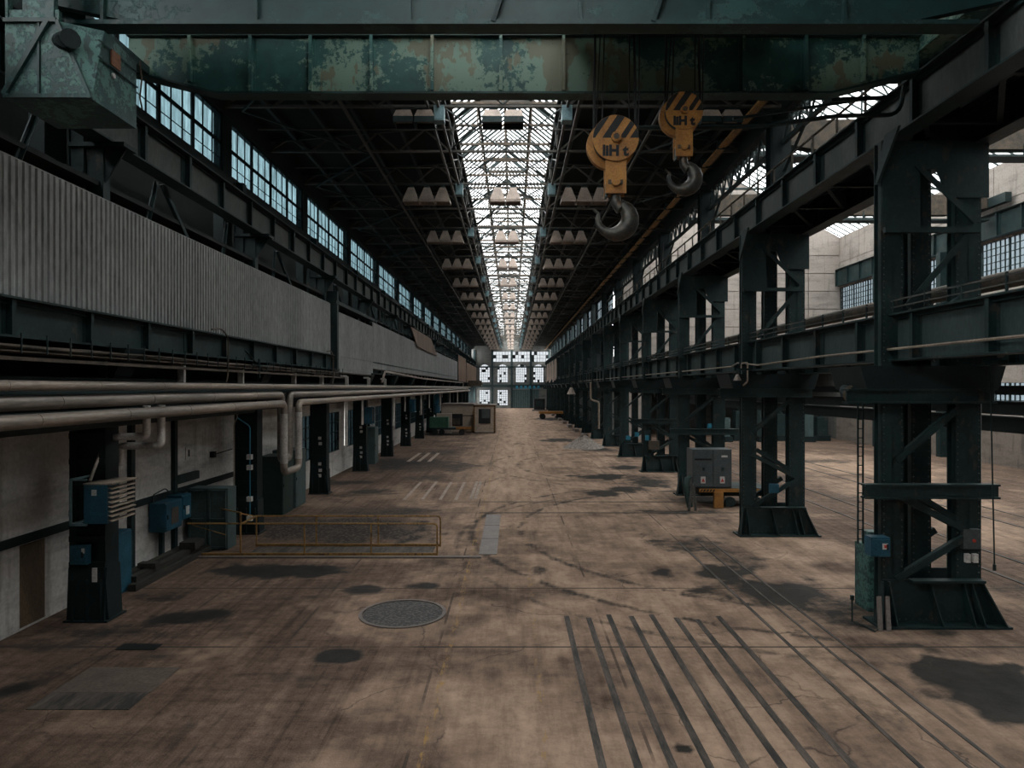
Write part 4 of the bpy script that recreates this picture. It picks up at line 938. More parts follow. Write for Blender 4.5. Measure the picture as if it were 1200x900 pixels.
for px in (578, 765): x = (px-600)*10.7/800; MB().bar((x, 10.68, 10.72), (x+.25, 10.68, 11.5), .07).build('stiffener', 'steel', g2)
for px in (120, 300, 480, 680, 830, 990):
    x = (px-600)*10.7/800; MB().box(x-.025, x+.025, 10.68, 10.75, 10.75, 11.88).build('stiffener', 'peel_dark', g2)
et = MB().box(7.75, 8.35, 9.6, 14.3, 11.42, 12.05).box(7.72, 8.4, 9.6, 14.3, 11.38, 11.42)
et.build('end_truck', 'peel', cr)
MB().box(-9.0, -8.4, 9.8, 14.3, 11.42, 12.0).build('end_truck', 'peel_dark', cr)
for x in (8.15, -8.75):
    for y in (10.1, 13.8): MB().tube((x-.08, y, 11.5), (x+.08, y, 11.5), .2, 16).build('crane_wheel', 'steel', cr)
MB().box(-7.5, -6.9, 11.05, 13.0, 10.95, 11.1).build('cross_tie', 'peel_dark', cr)
b = MB()
for k in range(9): b.bar((7.2-k*.25, 12.98, 11.72), (7.0-k*.25, 13.35, 11.72), .04)
b.build('tread_bars', 'steel', cr)
MB().bar((6.2, 13.3, 10.6), (7.6, 13.9, 10.9), .07).bar((4.4, 13.6, 10.35), (7.4, 13.9, 10.9), .05).path([(2.0, 13.55, 10.15), (5.0, 13.6, 10.2), (6.5, 13.7, 10.45), (7.9, 13.9, 10.55), (8.0, 13.9, 11.3)], .045, 6, .3).build('under_bracing', 'steel', cr)
# trolley on top, carrying the hoist drums
MB().box(.9, 4.1, 11.1, 12.95, 11.95, 12.25).build('trolley', 'steel', cr)
MB().tube((1.0, 12, 12.05), (2.5, 12, 12.05), .3, 16).tube((2.6, 12, 12.05), (4.0, 12, 12.05), .3, 16).build('hoist_drum', 'steel', cr)
MB().box(1.0, 2.6, 11.25, 12.6, 11.72, 11.78).box(2.7, 4.0, 11.25, 12.6, 11.72, 11.78).build('trolley_plate', 'steel', cr)
# operator's cabin hung at the left end
yA, yBk = 10.1, 11.27; zb, zt = 9.27, 10.42
cb = MB().add([(-7.5, yA, zb), (-6.22, yA, zb), (-6.72, yA, zt), (-7.5, yA, zt), (-7.5, yBk, zb), (-6.2, yBk, zb), (-6.2, yBk, 10.36), (-7.5, yBk, zt), (-6.2, yA+.28, 10.42)],
   [(0,1,2,3),(0,4,5,1),(4,7,6,5),(0,3,7,4),(1,5,6,8),(1,8,2),(3,2,8,6,7)])
cab = cb.build('operator_cabin', 'peel_blue', cr)
MB().bar((-7.5, yA-.02, zb+.03), (-6.22, yA-.02, zb+.03), .06).bar((-6.22, yA-.02, zb), (-6.72, yA-.02, zt), .05).bar((-7.5, yA-.02, zb+.05), (-6.85, yA-.02, zt), .07).bar((-7.5, yA-.02, zt), (-6.72, yA-.02, zt), .06).bar((-6.99, yA-.015, zb), (-6.99, yA-.015, zt), .03).build('cabin_frame', 'peel_dark', cab)
MB().box(-7.5, -6.72, yA+.02, yA+.1, zt, 10.60).box(-7.5, -7.46, yA, yA+.1, zt, 11.6).box(-6.9, -6.78, yA, yA+.1, zt, 11.6).box(-7.3, -6.9, yA+.08, yA+.1, zt+.1, 11.6).build('cabin_upper_frame', 'peel_blue', cab)
MB().tube((-6.72, yA+.1, 10.15), (-6.45, yA-.12, 10.1), .14, 12).tube((-6.6, yA-.1, 10.05), (-6.55, yA-.16, 10.05), .09, 12).build('horn', 'steel_deep', cab)
MB().box(-6.19, -6.165, 10.52, 10.76, 9.98, 10.22).build('notice_plate', 'copper', cab, label='small rusty orange notice plate on the cabin side')
MB().tube((-6.19, 10.58, 9.83), (-6.16, 10.58, 9.83), .04, 12).build('round_label', 'white', cab, label='small round white label on the cabin side')
MB().bar((-6.18, yA+.1, 9.95), (-6.18, yBk, 9.95), .02).bar((-6.18, yA+.1, 10.2), (-6.18, yBk, 10.2), .015).build('panel_seam', 'peel_dark', cab)
MB().path([(-6.16, 11.3, 10.4), (-6.14, 11.32, 10.1), (-6.16, 11.3, 9.8), (-6.12, 11.3, 9.6)], .015, 6).build('cabin_cable', 'rust', cab)

# hooks
def text_obj(body, size, loc, mat, parent, name, rot=(PI/2, 0, 0), ext=.004):
    cu = bpy.data.curves.new(name, 'FONT'); cu.body = body; cu.size = size; cu.extrude = ext; cu.offset = .012; cu.align_x = 'CENTER'; cu.align_y = 'CENTER'
    tmp = bpy.data.objects.new(name, cu); COL.objects.link(tmp)
    dg = bpy.context.evaluated_depsgraph_get(); me = bpy.data.meshes.new_from_object(tmp.evaluated_get(dg))
    bpy.data.objects.remove(tmp); me.materials.append(M[mat]); me.name = name
    o = bpy.data.objects.new(name, me); COL.objects.link(o); o.parent = parent; o.rotation_euler = rot
    off = Vector((0, 0, 0)); p = parent
    while p is not None: off += p.location; p = p.parent
    o.location = Vector(loc)-off; return o
def arc_clip(poly_fn): return poly_fn
def make_hook(cx_, cy_, cz, s, label):
    t = thing('crane_hook_block', (cx_, cy_, cz), label, 'crane hook', 'hook blocks of the bridge crane')
    R_ = .40*s; q = lambda x, y, z: (cx_+x*s, cy_+y*s, cz+z*s)
    def disc(name, y0, y1, r, mat, par=t, zc=0, xc=0):
        return MB().tube((cx_+xc*s, cy_+y0*s, cz+zc*s), (cx_+xc*s, cy_+y1*s, cz+zc*s), r, 40).build(name, mat, par, smooth=True)
    block = disc('cheek_plate', -.16, -.13, R_, 'yellow')
    disc('cheek_plate', .13, .16, R_, 'yellow')
    for yy in (-.09, 0, .09): disc('sheave', yy-.03, yy+.03, R_*.94, 'steel')
    disc('side_guard', .02, .14, R_*1.06, 'yellow', zc=-.07, xc=-.06)
    # black hazard stripes: strips of the upper half disc
    import itertools
    for (xa, xb) in ((-.52, -.36), (-.235, -.085), (.06, .17), (.245, .42)):
        pts = []
        # stripe leans to the right going up (slope 1.45), clipped to the disc above z = 0
        r = .395
        loop = []
        for x0_ in (xa, xb):
            seg = []
            for i in range(13):
                z = i/12*.40; x = x0_+z/1.5
                if x*x+z*z <= r*r: seg.append((x, z))
            loop.append(seg)
        if not loop[0] and not loop[1]: continue
        def hit(x0_):
            best = None
            for i in range(400):
                z = i/399*.40; x = x0_+z/1.5
                if x*x+z*z <= r*r: best = (x, z)
            return best
        h0, h1 = hit(xa), hit(xb)
        b0 = (max(xa, -r), 0) ; b1 = (min(xb, r), 0)
        a0 = math.atan2(h0[1], h0[0]) if h0 else PI
        a1 = math.atan2(h1[1], h1[0]) if h1 else 0
        poly = [b0, b1]
        if h1 is None: a1 = 0
        for i in range(9): 
            a = a1+(a0-a1)*i/8; poly.append((r*math.cos(a), r*math.sin(a)))
        MB().prism([(cx_+x*s, cz+z*s) for x, z in poly], 'y', cy_-.166*s, cy_-.160*s).build('black_stripe', 'black', block)
    disc('axle_pin', -.24, -.15, .085*s, 'yellow'); disc('axle_cap', -.255, -.235, .05*s, 'rust')
    text_obj('liH t', (.25)*s, (cx_-.01*s, cy_-.168*s, cz-.23*s), 'black', block, 'stencilled_lettering')
    # shank
    MB().box(cx_-.17*s, cx_+.19*s, cy_-.13*s, cy_-.09*s, cz-.95*s, cz-.36*s).box(cx_-.17*s, cx_+.19*s, cy_+.09*s, cy_+.13*s, cz-.95*s, cz-.36*s).box(cx_-.15*s, cx_+.17*s, cy_-.09*s, cy_+.09*s, cz-.93*s, cz-.70*s).build('shank_plate', 'yellow', t)
    disc('shank_bolt', -.19, -.12, .075*s, 'yellow', zc=-.76)
    MB().box(cx_-.13*s, cx_+.13*s, cy_-.145*s, cy_-.13*s, cz-.80*s, cz-.72*s).build('bolt_lock', 'rust', t)
    # forged hook: a swept, tapering curve
    pts, rad = [(.03, 0, -.90), (.02, 0, -1.0), (.03, 0, -1.09), (.09, 0, -1.18)], [.085, .09, .095, .105]
    cxh, czh = -.01, -1.37
    for i in range(15):
        a = math.radians(62-i*(262/14)); r = .265
        pts.append((cxh+r*math.cos(a)*1.08, 0, czh+r*math.sin(a)))
        tt = i/14; rad.append((.11+.055*math.sin(PI*min(1, tt*1.5)))*(1 if tt < .55 else 1-(tt-.55)/.45*.72))
    pts.append((-.375, 0, -1.20)); rad.append(.025)
    hb = MB().path([q(*p) for p in pts], [r_*s for r_ in rad], 14)
    hb.build('hook', 'hook', t, smooth=True)
    MB().box(cx_-.16*s, cx_-.13*s, cy_-.1*s, cy_+.1*s, cz-1.0*s, cz-.75*s).build('safety_latch', 'steel', t)
    k = 0
    for x in (-.36, .36, -.22, .24, -.33, .40):
        MB().tube((cx_+x*s, cy_+(-.09 if k % 2 else .05)*s, cz+.0), (cx_+x*s*.9+.02*k, cy_+.05, 11.8), .022 if k < 2 else .012, 6).build('wire_rope', 'black', t); k += 1
    return t
make_hook(1.80, 12.0, 9.33, 1.0, 'nearer larger yellow and black striped crane hook block, left of the two')
make_hook(3.12, 12.5, 10.02, .86, 'farther smaller yellow and black striped crane hook block, right of the two')

# cranes in the side hall
def side_crane(y, z, label):
    t = thing('side_hall_crane', (21, y, z), label, 'crane')
    MB().prism([(10.9, z+.5), (13.5, z+.05), (28.4, z+.05), (31, z+.5), (31, z+1.3), (21, z+1.5), (10.9, z+1.3)], 'y', y, y+.5).build('main_girder', 'rust', t)
    MB().box(10.9, 31, y-.2, y+.7, z-.35, z-.25).build('lower_tie', 'truss_dark', t)
    b = MB()
    for k in range(11): x = 11.5+k*1.9; b.bar((x, y, z-.3), (x, y, z+.3), .08)
    b.build('hanger', 'truss_dark', t)
    MB().box(10.2, 10.9, y-1.6, y+2, z+.5, z+1.1).box(31, 31.4, y-1.6, y+2, z+.5, z+1.1).build('end_truck', 'truss_dark', t)
side_crane(30.5, 15.6, 'nearer brown bridge crane under the glass roof of the right side hall')
side_crane(44.5, 16.2, 'farther brown bridge crane under the glass roof of the right side hall')
g = girder('side_hall_girder', XR-.4, 14.7, 16.3, -1, 2, YE-.3, 'dark crane girder along the far wall of the right side hall', web='steel')
for n in range(0, 6):
    y = Y0+BAY*n
    tag(MB().box(XR-1.0, XR-.4, y-.25, y+.25, 0, 14.7).build('side_hall_column', 'steel'), '%s steel column from the front along the far wall of the right side hall' % ORD[n], 'column', 'columns of the side hall')
# three long dark beams or pipes at eye level in the side hall
for k, (z, h) in enumerate(((4.92, .13), (4.42, .19), (3.95, .22))):
    tag(MB().box(13.9, 14.2, 6, 60, z-h, z+h).box(13.8, 14.3, 6, 60, z+h-.03, z+h).build('long_beam', 'steel_deep'), '%s of three long dark beams stacked at eye level in the side hall' % ('highest', 'middle', 'lowest')[k], 'beam')
tag(MB().path([(10.8, 10, 7.35), (10.8, 62, 7.35)], .19, 14).build('side_pipe', 'rust', smooth=True), 'thick brown pipe running along behind the right columns above the lower girder', 'pipe')
t = thing('flanged_pipe', (10.8, 18, 7.35), 'dark round flange on the brown pipe behind the nearest right column', 'flange')
MB().tube((10.8, 18.0, 7.35), (10.8, 18.3, 7.35), .36, 20).build('flange_disc', 'steel', t, smooth=True)
t = thing('elbow_pipe', (7.5, Y0+.9, 4.8), 'dark open-ended pipe elbow at the head of the nearest right column', 'pipe')
MB().path([(8.3, Y0+1.0, 4.85), (7.5, Y0+1.0, 4.95), (7.45, Y0+.5, 4.85)], .16, 14, .2).build('elbow', 'steel', t, smooth=True)
MB().tube((7.45, Y0+.48, 4.85), (7.45, Y0+.56, 4.85), .2, 16).build('end_flange', 'rust', t, smooth=True)
tag(MB().tube((11.35, Y0+2.6, 1.6), (11.35, Y0+2.6, 4.6), .28, 20, r2=.28).tube((11.35, Y0+2.6, 1.3), (11.35, Y0+2.6, 1.6), .12, 20, r2=.28).bar((9.3, Y0+.2, 5.0), (11.35, Y0+2.6, 5.0), .06).tube((11.35, Y0+2.6, 4.6), (11.35, Y0+2.6, 7.2), .28, 20).build('vertical_duct', 'galv_bright', smooth=True), 'round pale metal vertical duct seen through the nearest right column', 'duct')
t = thing('ladder', (7.65, Y0+.4, 0), 'thin steel ladder up the left side of the nearest right column', 'ladder')
MB().bar((7.55, Y0+.5, 1.6), (7.55, Y0+.5, 4.7), .03).bar((7.66, Y0+.5, 1.6), (7.66, Y0+.5, 4.7), .03).build('stile', 'steel', t)
rm = mmesh(MB().box(0, .11, -.01, .01, -.01, .01), 'rung', 'steel')
for k in range(15): inst(rm, 'rung', (-.10, .1, 1.7+.2*k), t)
for (px, y, z0, z1, lb) in ((1163, 13.5, 1.5, 5.5, 'thin rod with a weight hanging at the right edge beside the nearest column'), (869, 26, .9, 5.62, 'thin chain hanging beside the grey machine cabinet')):
    x = (px-600)*y/800; t = thing('hanging_rod', (x, y, z0), lb, 'rod'); MB().tube((x-.05, y, z1), (x+.04, y, z0), .015, 6).box(*((x-.05, 9.8) if x > 9 else (8.3, x)), y-.03, y+.03, z1-.04, z1+.04).build('rod', 'steel', t); MB().tube((x+.04, y, z0-.12), (x+.04, y, z0), .03, 8).build('end_weight', 'steel', t)

# ------------------------------------------------------------ equipment at the nearest right column
def cabinet(name, x0, x1, y0, y1, z0, z1, mat, label, cat='cabinet', doors=1, face='front', handle='black', extra=None):
    t = thing(name, ((x0+x1)/2, (y0+y1)/2, z0), label, cat)
    b = MB().box(x0, x1, y0, y1, z0, z1); ob = b.build('body', mat, t)
    mod = ob.modifiers.new('bevel', 'BEVEL'); mod.width = .012; mod.segments = 2
    for k in range(doors):
        g_ = .02
        if face == 'front':
            a = x0+(x1-x0)*k/doors+g_; c_ = x0+(x1-x0)*(k+1)/doors-g_
            d = MB().box(a, c_, y0-.02, y0, z0+.05, z1-.04).build('door', mat, t); MB().box(c_-.08, c_-.05, y0-.045, y0-.02, (z0+z1)/2-.05, (z0+z1)/2+.07).build('handle', handle, d)
        else:
            s = 1 if face == 'right' else -1; X_ = x1 if s > 0 else x0
            a = y0+(y1-y0)*k/doors+g_; c_ = y0+(y1-y0)*(k+1)/doors-g_
            d = MB().box(X_, X_+s*.02, a, c_, z0+.05, z1-.04).build('door', mat, t); MB().box(X_+s*.02, X_+s*.045, a+.04, a+.07, (z0+z1)/2-.05, (z0+z1)/2+.07).build('handle', handle, d)
    return t
t = cabinet('electrical_cabinet', 7.93, 8.5, 15.2, 15.8, 0, 1.46, 'peel_blue', 'flaking blue-green cabinet at the foot of the nearest right column')
t = cabinet('switch_box', 7.42, 7.82, 14.1, 14.38, 1.5, 1.9, 'blue', 'small bright blue switch box on the left side of the nearest right column', 'switch box')
MB().box(7.64, 7.75, 14.065, 14.08, 1.66, 1.78).build('warning_label', 'white', t); MB().box(7.67, 7.72, 14.058, 14.065, 1.69, 1.75).build('red_mark', 'red', t)
t = cabinet('switch_box', 7.93, 8.2, 15.2, 15.5, 1.46, 1.78, 'peel_blue', 'narrow green switch box on top of the flaking cabinet', 'switch box')
for k, x in enumerate((7.5, 7.67)):
    tag(MB().add([(x, 14.0, .02), (x+.09, 14.0, .02), (x+.22, 14.3, .62), (x+.13, 14.3, .62), (x, 13.96, .02), (x+.09, 13.96, .02), (x+.22, 14.26, .64), (x+.13, 14.26, .64)], [(0,1,2,3),(7,6,5,4),(0,4,5,1),(1,5,6,2),(2,6,7,3),(3,7,4,0)]).build('leaning_plank', 'plate'), ('left' if k == 0 else 'right')+' one of two short boards leaning at the nearest right column foot', 'board')
tag(MB().path([(7.2, 14.45, .55), (7.2, 14.45, .05), (7.35, 14.2, .03), (7.4, 13.9, .03), (7.5, 14.0, .03)], .018, 6).box(7.17, 7.23, 14.42, 14.48, .5, .6).build('bent_rod', 'steel'), 'bent rod standing on the floor left of the flaking cabinet', 'rod')
t = cabinet('leg_control_box', 9.48, 9.86, Y0-.06, Y0+.05, 1.6, 2.02, 'cabgrey', 'dark control box with a red button on the right leg of the nearest column', 'control box', 0)
MB().tube((9.7, Y0-.09, 1.78), (9.7, Y0-.04, 1.78), .035, 12).build('red_button', 'red', t)
for x in (9.58, 9.74): MB().box(x-.05, x+.045, Y0-.08, Y0-.0, 1.32, 1.5).build('socket', 'white', t)
# blue boxes on the other columns
for k, (px, py, w_, h, Y_, mt, lb) in enumerate(((906, 572, .3, .3, Y0+BAY-.2, 'blue', 'blue switch box on the second right column leg'),
    (831, 499, .18, .2, Y0+2*BAY-.3, 'blue_bright', 'light blue box high on the third right column'), (736, 513, .3, .28, Y0+4*BAY-.3, 'blue_bright', 'bright blue box on the fifth right column, left one'),
    (746, 509, .28, .3, Y0+4*BAY-.2, 'blue_bright', 'bright blue box on the fifth right column, right one'), (758, 513, .2, .3, Y0+3*BAY-.5, 'blue_bright', 'narrow blue box left of the fourth right column'),
    (680, 490, .5, .4, Y0+9*BAY, 'blue_bright', 'small blue box among the distant right columns'))):
    x = (px-600)*Y_/800; z = 5-(py-454)*Y_/800
    t = thing('blue_switch_box', (x, Y_, z-h/2), lb, 'switch box'); MB().box(x-w_/2, x+w_/2, Y_-.12, Y_, z-h/2, z+h/2).build('body', mt, t); MB().box(x-w_*.35, x+w_*.35, Y_-.135, Y_-.12, z-h*.35, z+h*.35).build('lid', mt, t)
# pipework on the third column etc.
tag(MB().box(8.05, 8.65, Y0+3*BAY-.4, Y0+3*BAY-.1, 1.35, 1.85).build('rusty_box', 'rust'), 'rusty brown box on the left leg of the fourth right column', 'box')

# machine cabinet on its yellow flat cart
cart = thing('flat_cart', (9.0, 28.4, 0), 'yellow-edged flat rail cart carrying the grey machine cabinet', 'cart')
MB().box(7.75, 10.7, 28.3, 30.2, .68, .82).build('deck', 'steel', cart)
MB().box(7.75, 10.7, 28.26, 28.3, .66, .80).build('yellow_edge', 'yellow', cart)
MB().box(7.9, 10.5, 28.6, 29.9, .45, .66).build('chassis', 'steel_deep', cart)
hz = MB()
for k in range(5): hz.add([(7.78+k*.13, 28.255, .68), (7.84+k*.13, 28.255, .68), (7.90+k*.13, 28.255, .78), (7.84+k*.13, 28.255, .78)], [(0, 1, 2, 3)])
hz.build('hazard_stripes', 'black', cart)
MB().box(8.35, 8.72, 28.15, 28.35, .02, .66).build('yellow_leg', 'yellow', cart)
for x in (9.1, 10.2):
    for y in (28.5, 30.0): MB().tube((x, y-.06, .22), (x, y+.06, .22), .22, 18).build('wheel', 'steel', cart, smooth=True)
mc = thing('machine_cabinet', (8.3, 28.8, .82), 'large grey two-door machine cabinet with warning labels on the yellow cart', 'cabinet')
MB().box(7.5, 9.12, 28.35, 29.3, .84, 2.42).build('body', 'cabgrey', mc)
for k, (a, b_) in enumerate(((7.53, 8.33), (8.36, 9.09))):
    d = MB().box(a, b_, 28.32, 28.35, .88, 2.38).build('door', 'cabgrey', mc)
    MB().box((a+b_)/2-.03, (a+b_)/2+.06, 28.3, 28.32, 1.55, 1.68).build('handle', 'steel', d)
    MB().box((a+b_)/2-.1, (a+b_)/2+.1, 28.31, 28.32, 1.02, 1.30).build('warning_label', 'white', d); MB().prism([((a+b_)/2-.07, 1.08), ((a+b_)/2+.07, 1.08), ((a+b_)/2, 1.24)], 'y', 28.304, 28.31).build('warning_triangle', 'red', d)
    if k == 0: MB().box(a+.05, b_-.05, 28.305, 28.32, 1.98, 2.05).build('vent', 'black', d)
    else: MB().box(b_-.4, b_-.15, 28.31, 28.32, 2.1, 2.18).build('name_plate', 'white', d)
tag(MB().path([(7.35, 28.2, .05), (7.2, 28.3, .9), (7.3, 28.4, 1.2), (7.45, 28.4, 1.3)], [.12, .14, .12, .06], 10, .0).build('hanging_cloth', 'darkgreen', smooth=True), 'dark green rags or hoses hanging left of the machine cabinet', 'cloth')
for k, (xa, xb) in enumerate(((7.15, 7.25), (7.42, 7.3))): tag(MB().bar((xa, 27.6, .02), (xb+.2, 28.2, 1.0), .1, .05).build('leaning_board', 'wood'), ('outer', 'inner')[k]+' dark board leaning beside the machine cabinet', 'board')

# gravel heap
gx, gy = P(684, 524)
b = MB(); rr = random.Random(4); n_, m_ = 40, 12; vs = [(gx, gy, .92)]
for j in range(1, m_+1):
    for i in range(n_):
        a = 2*PI*i/n_; r = j/m_; h = .92*(1-r)**1.1*(1+.25*math.sin(3*a))+rr.uniform(-.03, .03)*(1-r)
        vs.append((gx+math.cos(a)*1.75*r*(1+.1*math.sin(2*a)), gy+math.sin(a)*2.4*r, max(.0, h)))
fs = [(0, 1+i, 1+(i+1) % n_) for i in range(n_)]
for j in range(m_-1):
    for i in range(n_): a0 = 1+j*n_; fs.append((a0+i, a0+n_+i, a0+n_+(i+1) % n_, a0+(i+1) % n_))
b.add(vs, fs); o = b.build('gravel_heap', 'gravel', smooth=True); tag(o, 'pale heap of gravel on the floor before the right columns', 'gravel heap')
# far yellow flat wagon and dark box
t = thing('flat_wagon', (6.2, 107, 0), 'low yellow flat wagon on the far right of the floor', 'wagon')
MB().box(4.2, 8.0, 106.5, 108.5, .9, 1.25).build('deck', 'yellow', t)
for x in (4.8, 7.4): MB().tube((x, 106.6, .45), (x, 106.8, .45), .45, 16).tube((x, 108.2, .45), (x, 108.4, .45), .45, 16).build('wheels', 'black', t)
t = thing('dark_crate', (5.9, 146, 0), 'dark boxy machine standing near the far door', 'machine')
MB().box(4.7, 7.0, 145, 147, .3, 2.6).build('body', 'black', t); MB().box(4.3, 7.4, 144.8, 147.2, 0, .3).build('plinth', 'plate', t); MB().box(5.1, 6.6, 144.9, 145, .9, 2.1).build('panel', 'steel', t)
# lamps over the far door, their cyan light only painted on
for k in range(6): tag(MB().prism([(FX(604+k*5), 4.7), (FX(607.5+k*5), 4.7), (FX(606.8+k*5), 5.4), (FX(604.7+k*5), 5.4)], 'y', YF-1.4, YF-.6).build('blue_door_lamp', 'blue_bright'), '%s small blue lamp from the left in the row above the far door' % ORD[k], 'box', 'blue lamps above the far door')
tag(MB().box(FX(594), FX(637), YF-1.5, YF-.5, 5.4, 5.6).build('door_gantry', 'steel'), 'dark beam carrying the blue lamps above the far door', 'beam')
# small pendant lamps on the right
for k, (px, py, Y_) in enumerate(((669.5, 462, 70), (864, 446, 22.6))):
    x = (px-600)*Y_/800; z = 5-(py-454)*Y_/800; t = thing('pendant_lamp', (x, Y_, z), ('bell lamp hanging under the lower right girder far down the hall', 'small bell lamp under the lower girder by the second right column')[k], 'lamp'); r = 1.0 if k == 0 else .3
    MB().tube((x, Y_, z), (x, Y_, z+r*.7), .45*r, 16, r2=.12*r).build('shade', 'lamp', t, smooth=True); MB().tube((x, Y_, z+r*.7), (x, Y_, 5.6), .02*r+.01, 6).box(x, 7.96, Y_-.03, Y_+.03, 5.57, 5.63).build('stem', 'steel', t)
# blocks of concrete at the feet of the far right columns
for k in range(6, 14): tag(MB().box(7.0, 7.5, Y0+BAY*k+.9, Y0+BAY*k+3.2, 0, .35).build('concrete_kerb', 'plate'), '%s low pale concrete block from the front between the right columns' % ORD[k-6], 'block', 'concrete blocks between the right columns')
# machines at the end of the side hall
for k in range(6):
    x = 19.5+k*1.9; y = 63+(k % 2)*1.2; h = 2.2+(k*37 % 5)*.3
    t = thing('old_machine', (x, y, 0), '%s dark machine from the left at the end of the right side hall' % ORD[k], 'machine', 'machines in the side hall')
    MB().box(x-.5, x+.5, y-.5, y+.5, .5, h).build('body', 'steel' if k % 2 else 'greygreen', t); MB().box(x-.7, x+.7, y-.6, y+.6, 0, .5).build('base', 'steel_deep', t); MB().tube((x, y, h), (x, y, h+.6), .2, 12).build('head', 'steel', t)

# ------------------------------------------------------------ left foreground equipment
# blue fan heater with louvres
fh = thing('fan_heater', (-8.75, 14.1, 2.15), 'blue louvred fan heater box mounted high on the nearest left column', 'fan heater')
MB().box(-9.10, -9.06, 14.02, 14.07, 2.18, 3.12).box(-9.10, -8.75, 14.02, 14.07, 3.08, 3.12).box(-9.10, -8.75, 14.02, 14.07, 2.15, 2.2).box(-9.10, -9.06, 14.02, 14.7, 3.08, 3.12).box(-9.10, -9.06, 14.02, 14.7, 2.15, 2.2).build('open_frame', 'ballast', fh)
MB().box(-8.78, -8.30, 14.0, 14.05, 2.2, 3.0).box(-8.78, -8.34, 14.05, 14.5, 2.2, 2.98).build('housing', 'blue', fh)
MB().box(-8.62, -8.52, 13.99, 14.0, 2.78, 2.9).build('white_label', 'white', fh)
for k in range(9):
    z = 2.26+k*.095
    MB().add([(-8.30, 14.03, z), (-8.30, 14.95, z), (-8.23, 14.95, z-.03), (-8.23, 14.03, z-.03), (-8.30, 14.03, z+.015), (-8.30, 14.95, z+.015), (-8.23, 14.95, z-.015), (-8.23, 14.03, z-.015)], [(0,3,2,1),(4,5,6,7),(0,1,5,4),(1,2,6,5),(2,3,7,6),(3,0,4,7)]).build('louvre', 'paleconduit', fh)
MB().box(-8.8, -8.2, 14.0, 14.97, 3.0, 3.03).build('top_plate', 'paleconduit', fh); MB().box(-8.34, -8.29, 14.93, 14.97, 2.18, 3.02).build('end_cheek', 'steel', fh)
t = cabinet('switch_box', -9.35, -8.98, 14.43, 14.58, 1.25, 1.66, 'blue', 'small dark blue switch box low on the nearest left column', 'switch box')
MB().box(-9.08, -9.02, 14.395, 14.41, 1.5, 1.6).build('white_label', 'white', t)
tag(MB().box(-8.95, -8.85, 14.545, 14.575, .85, 1.15).build('paper_notice', 'white'), 'small white notice below the switch box on the nearest left column', 'notice')
t = cabinet('tall_blue_cabinet', -10.05, -9.45, 15.95, 16.95, 0, 1.5, 'blue', 'tall blue cabinet against the wall behind the nearest left column', 'cabinet', 1, 'right')
t = cabinet('control_box', -10.05, -9.6, 18.9, 19.85, .98, 1.78, 'blue', 'blue control box with a window on a wall post, the nearer half', 'control box', 1, 'right')
MB().box(-9.58, -9.57, 19.2, 19.6, 1.15, 1.6).build('window_panel', 'rust', t)
t = cabinet('control_box', -10.05, -9.62, 19.9, 20.45, 1.12, 1.85, 'blue', 'smaller blue control box with a white label, the farther half', 'control box', 1, 'right')
MB().box(-9.60, -9.59, 20.1, 20.3, 1.25, 1.5).build('white_label', 'white', t)
tag(MB().box(-10.0, -9.88, 19.3, 19.42, 0, .98).build('box_stand', 'steel'), 'thin post below the blue control boxes', 'post')
t = thing('cable_conduit', (-10.0, 19.4, 1.8), 'thin curved cable on top of the blue control boxes', 'cable'); MB().path([(-10.0, 19.0, 1.78), (-10.0, 19.0, 2.0), (-9.95, 19.6, 2.1), (-9.95, 19.9, 1.9)], .018, 6, .1).build('cable', 'steel', t)
t = cabinet('double_cabinet', -9.95, -8.72, 20.95, 21.6, 0.02, 1.9, 'greygreen', 'dull grey-green steel double cabinet behind the yellow railing', 'cabinet', 2)
for x0, x1 in ((-9.9, -9.37), (-9.3, -8.76)):
    MB().box(x0, x1, 20.88, 20.93, .93, .99).box(x0, x0+.05, 20.88, 20.93, .06, 1.86).box(x1-.05, x1, 20.88, 20.93, .06, 1.86).box(x0, x1, 20.88, 20.93, 1.80, 1.86).box(x0, x1, 20.88, 20.93, .06, .12).build('door_rib', 'greygreen', t)
t = thing('junction_panel', (XL+.1, 19.9, 2.2), 'dark long junction panel on the left wall above the control boxes', 'panel')
MB().box(XL, XL+.12, 20.4, 21.8, 2.1, 2.35).build('panel_body', 'steel', t)
t = thing('wall_sign', (XL+.02, 21.3, 2.8), 'small pale sign plate with a worn mark on the left wall', 'sign'); MB().box(XL, XL+.02, 21.1, 21.5, 2.75, 3.15).build('plate', 'wall', t); MB().box(XL+.02, XL+.025, 21.25, 21.35, 2.85, 3.05).build('worn_mark', 'steel', t)
t = thing('wall_lever', (XL+.1, 23, 3), 'thin black lever arm fixed on the left wall', 'lever'); MB().bar((XL+.1, 22.9, 2.75), (XL+.1, 24.4, 2.8), .03).build('arm', 'black', t); MB().box(XL, XL+.14, 22.8, 23.0, 2.65, 2.85).build('pivot', 'black', t)
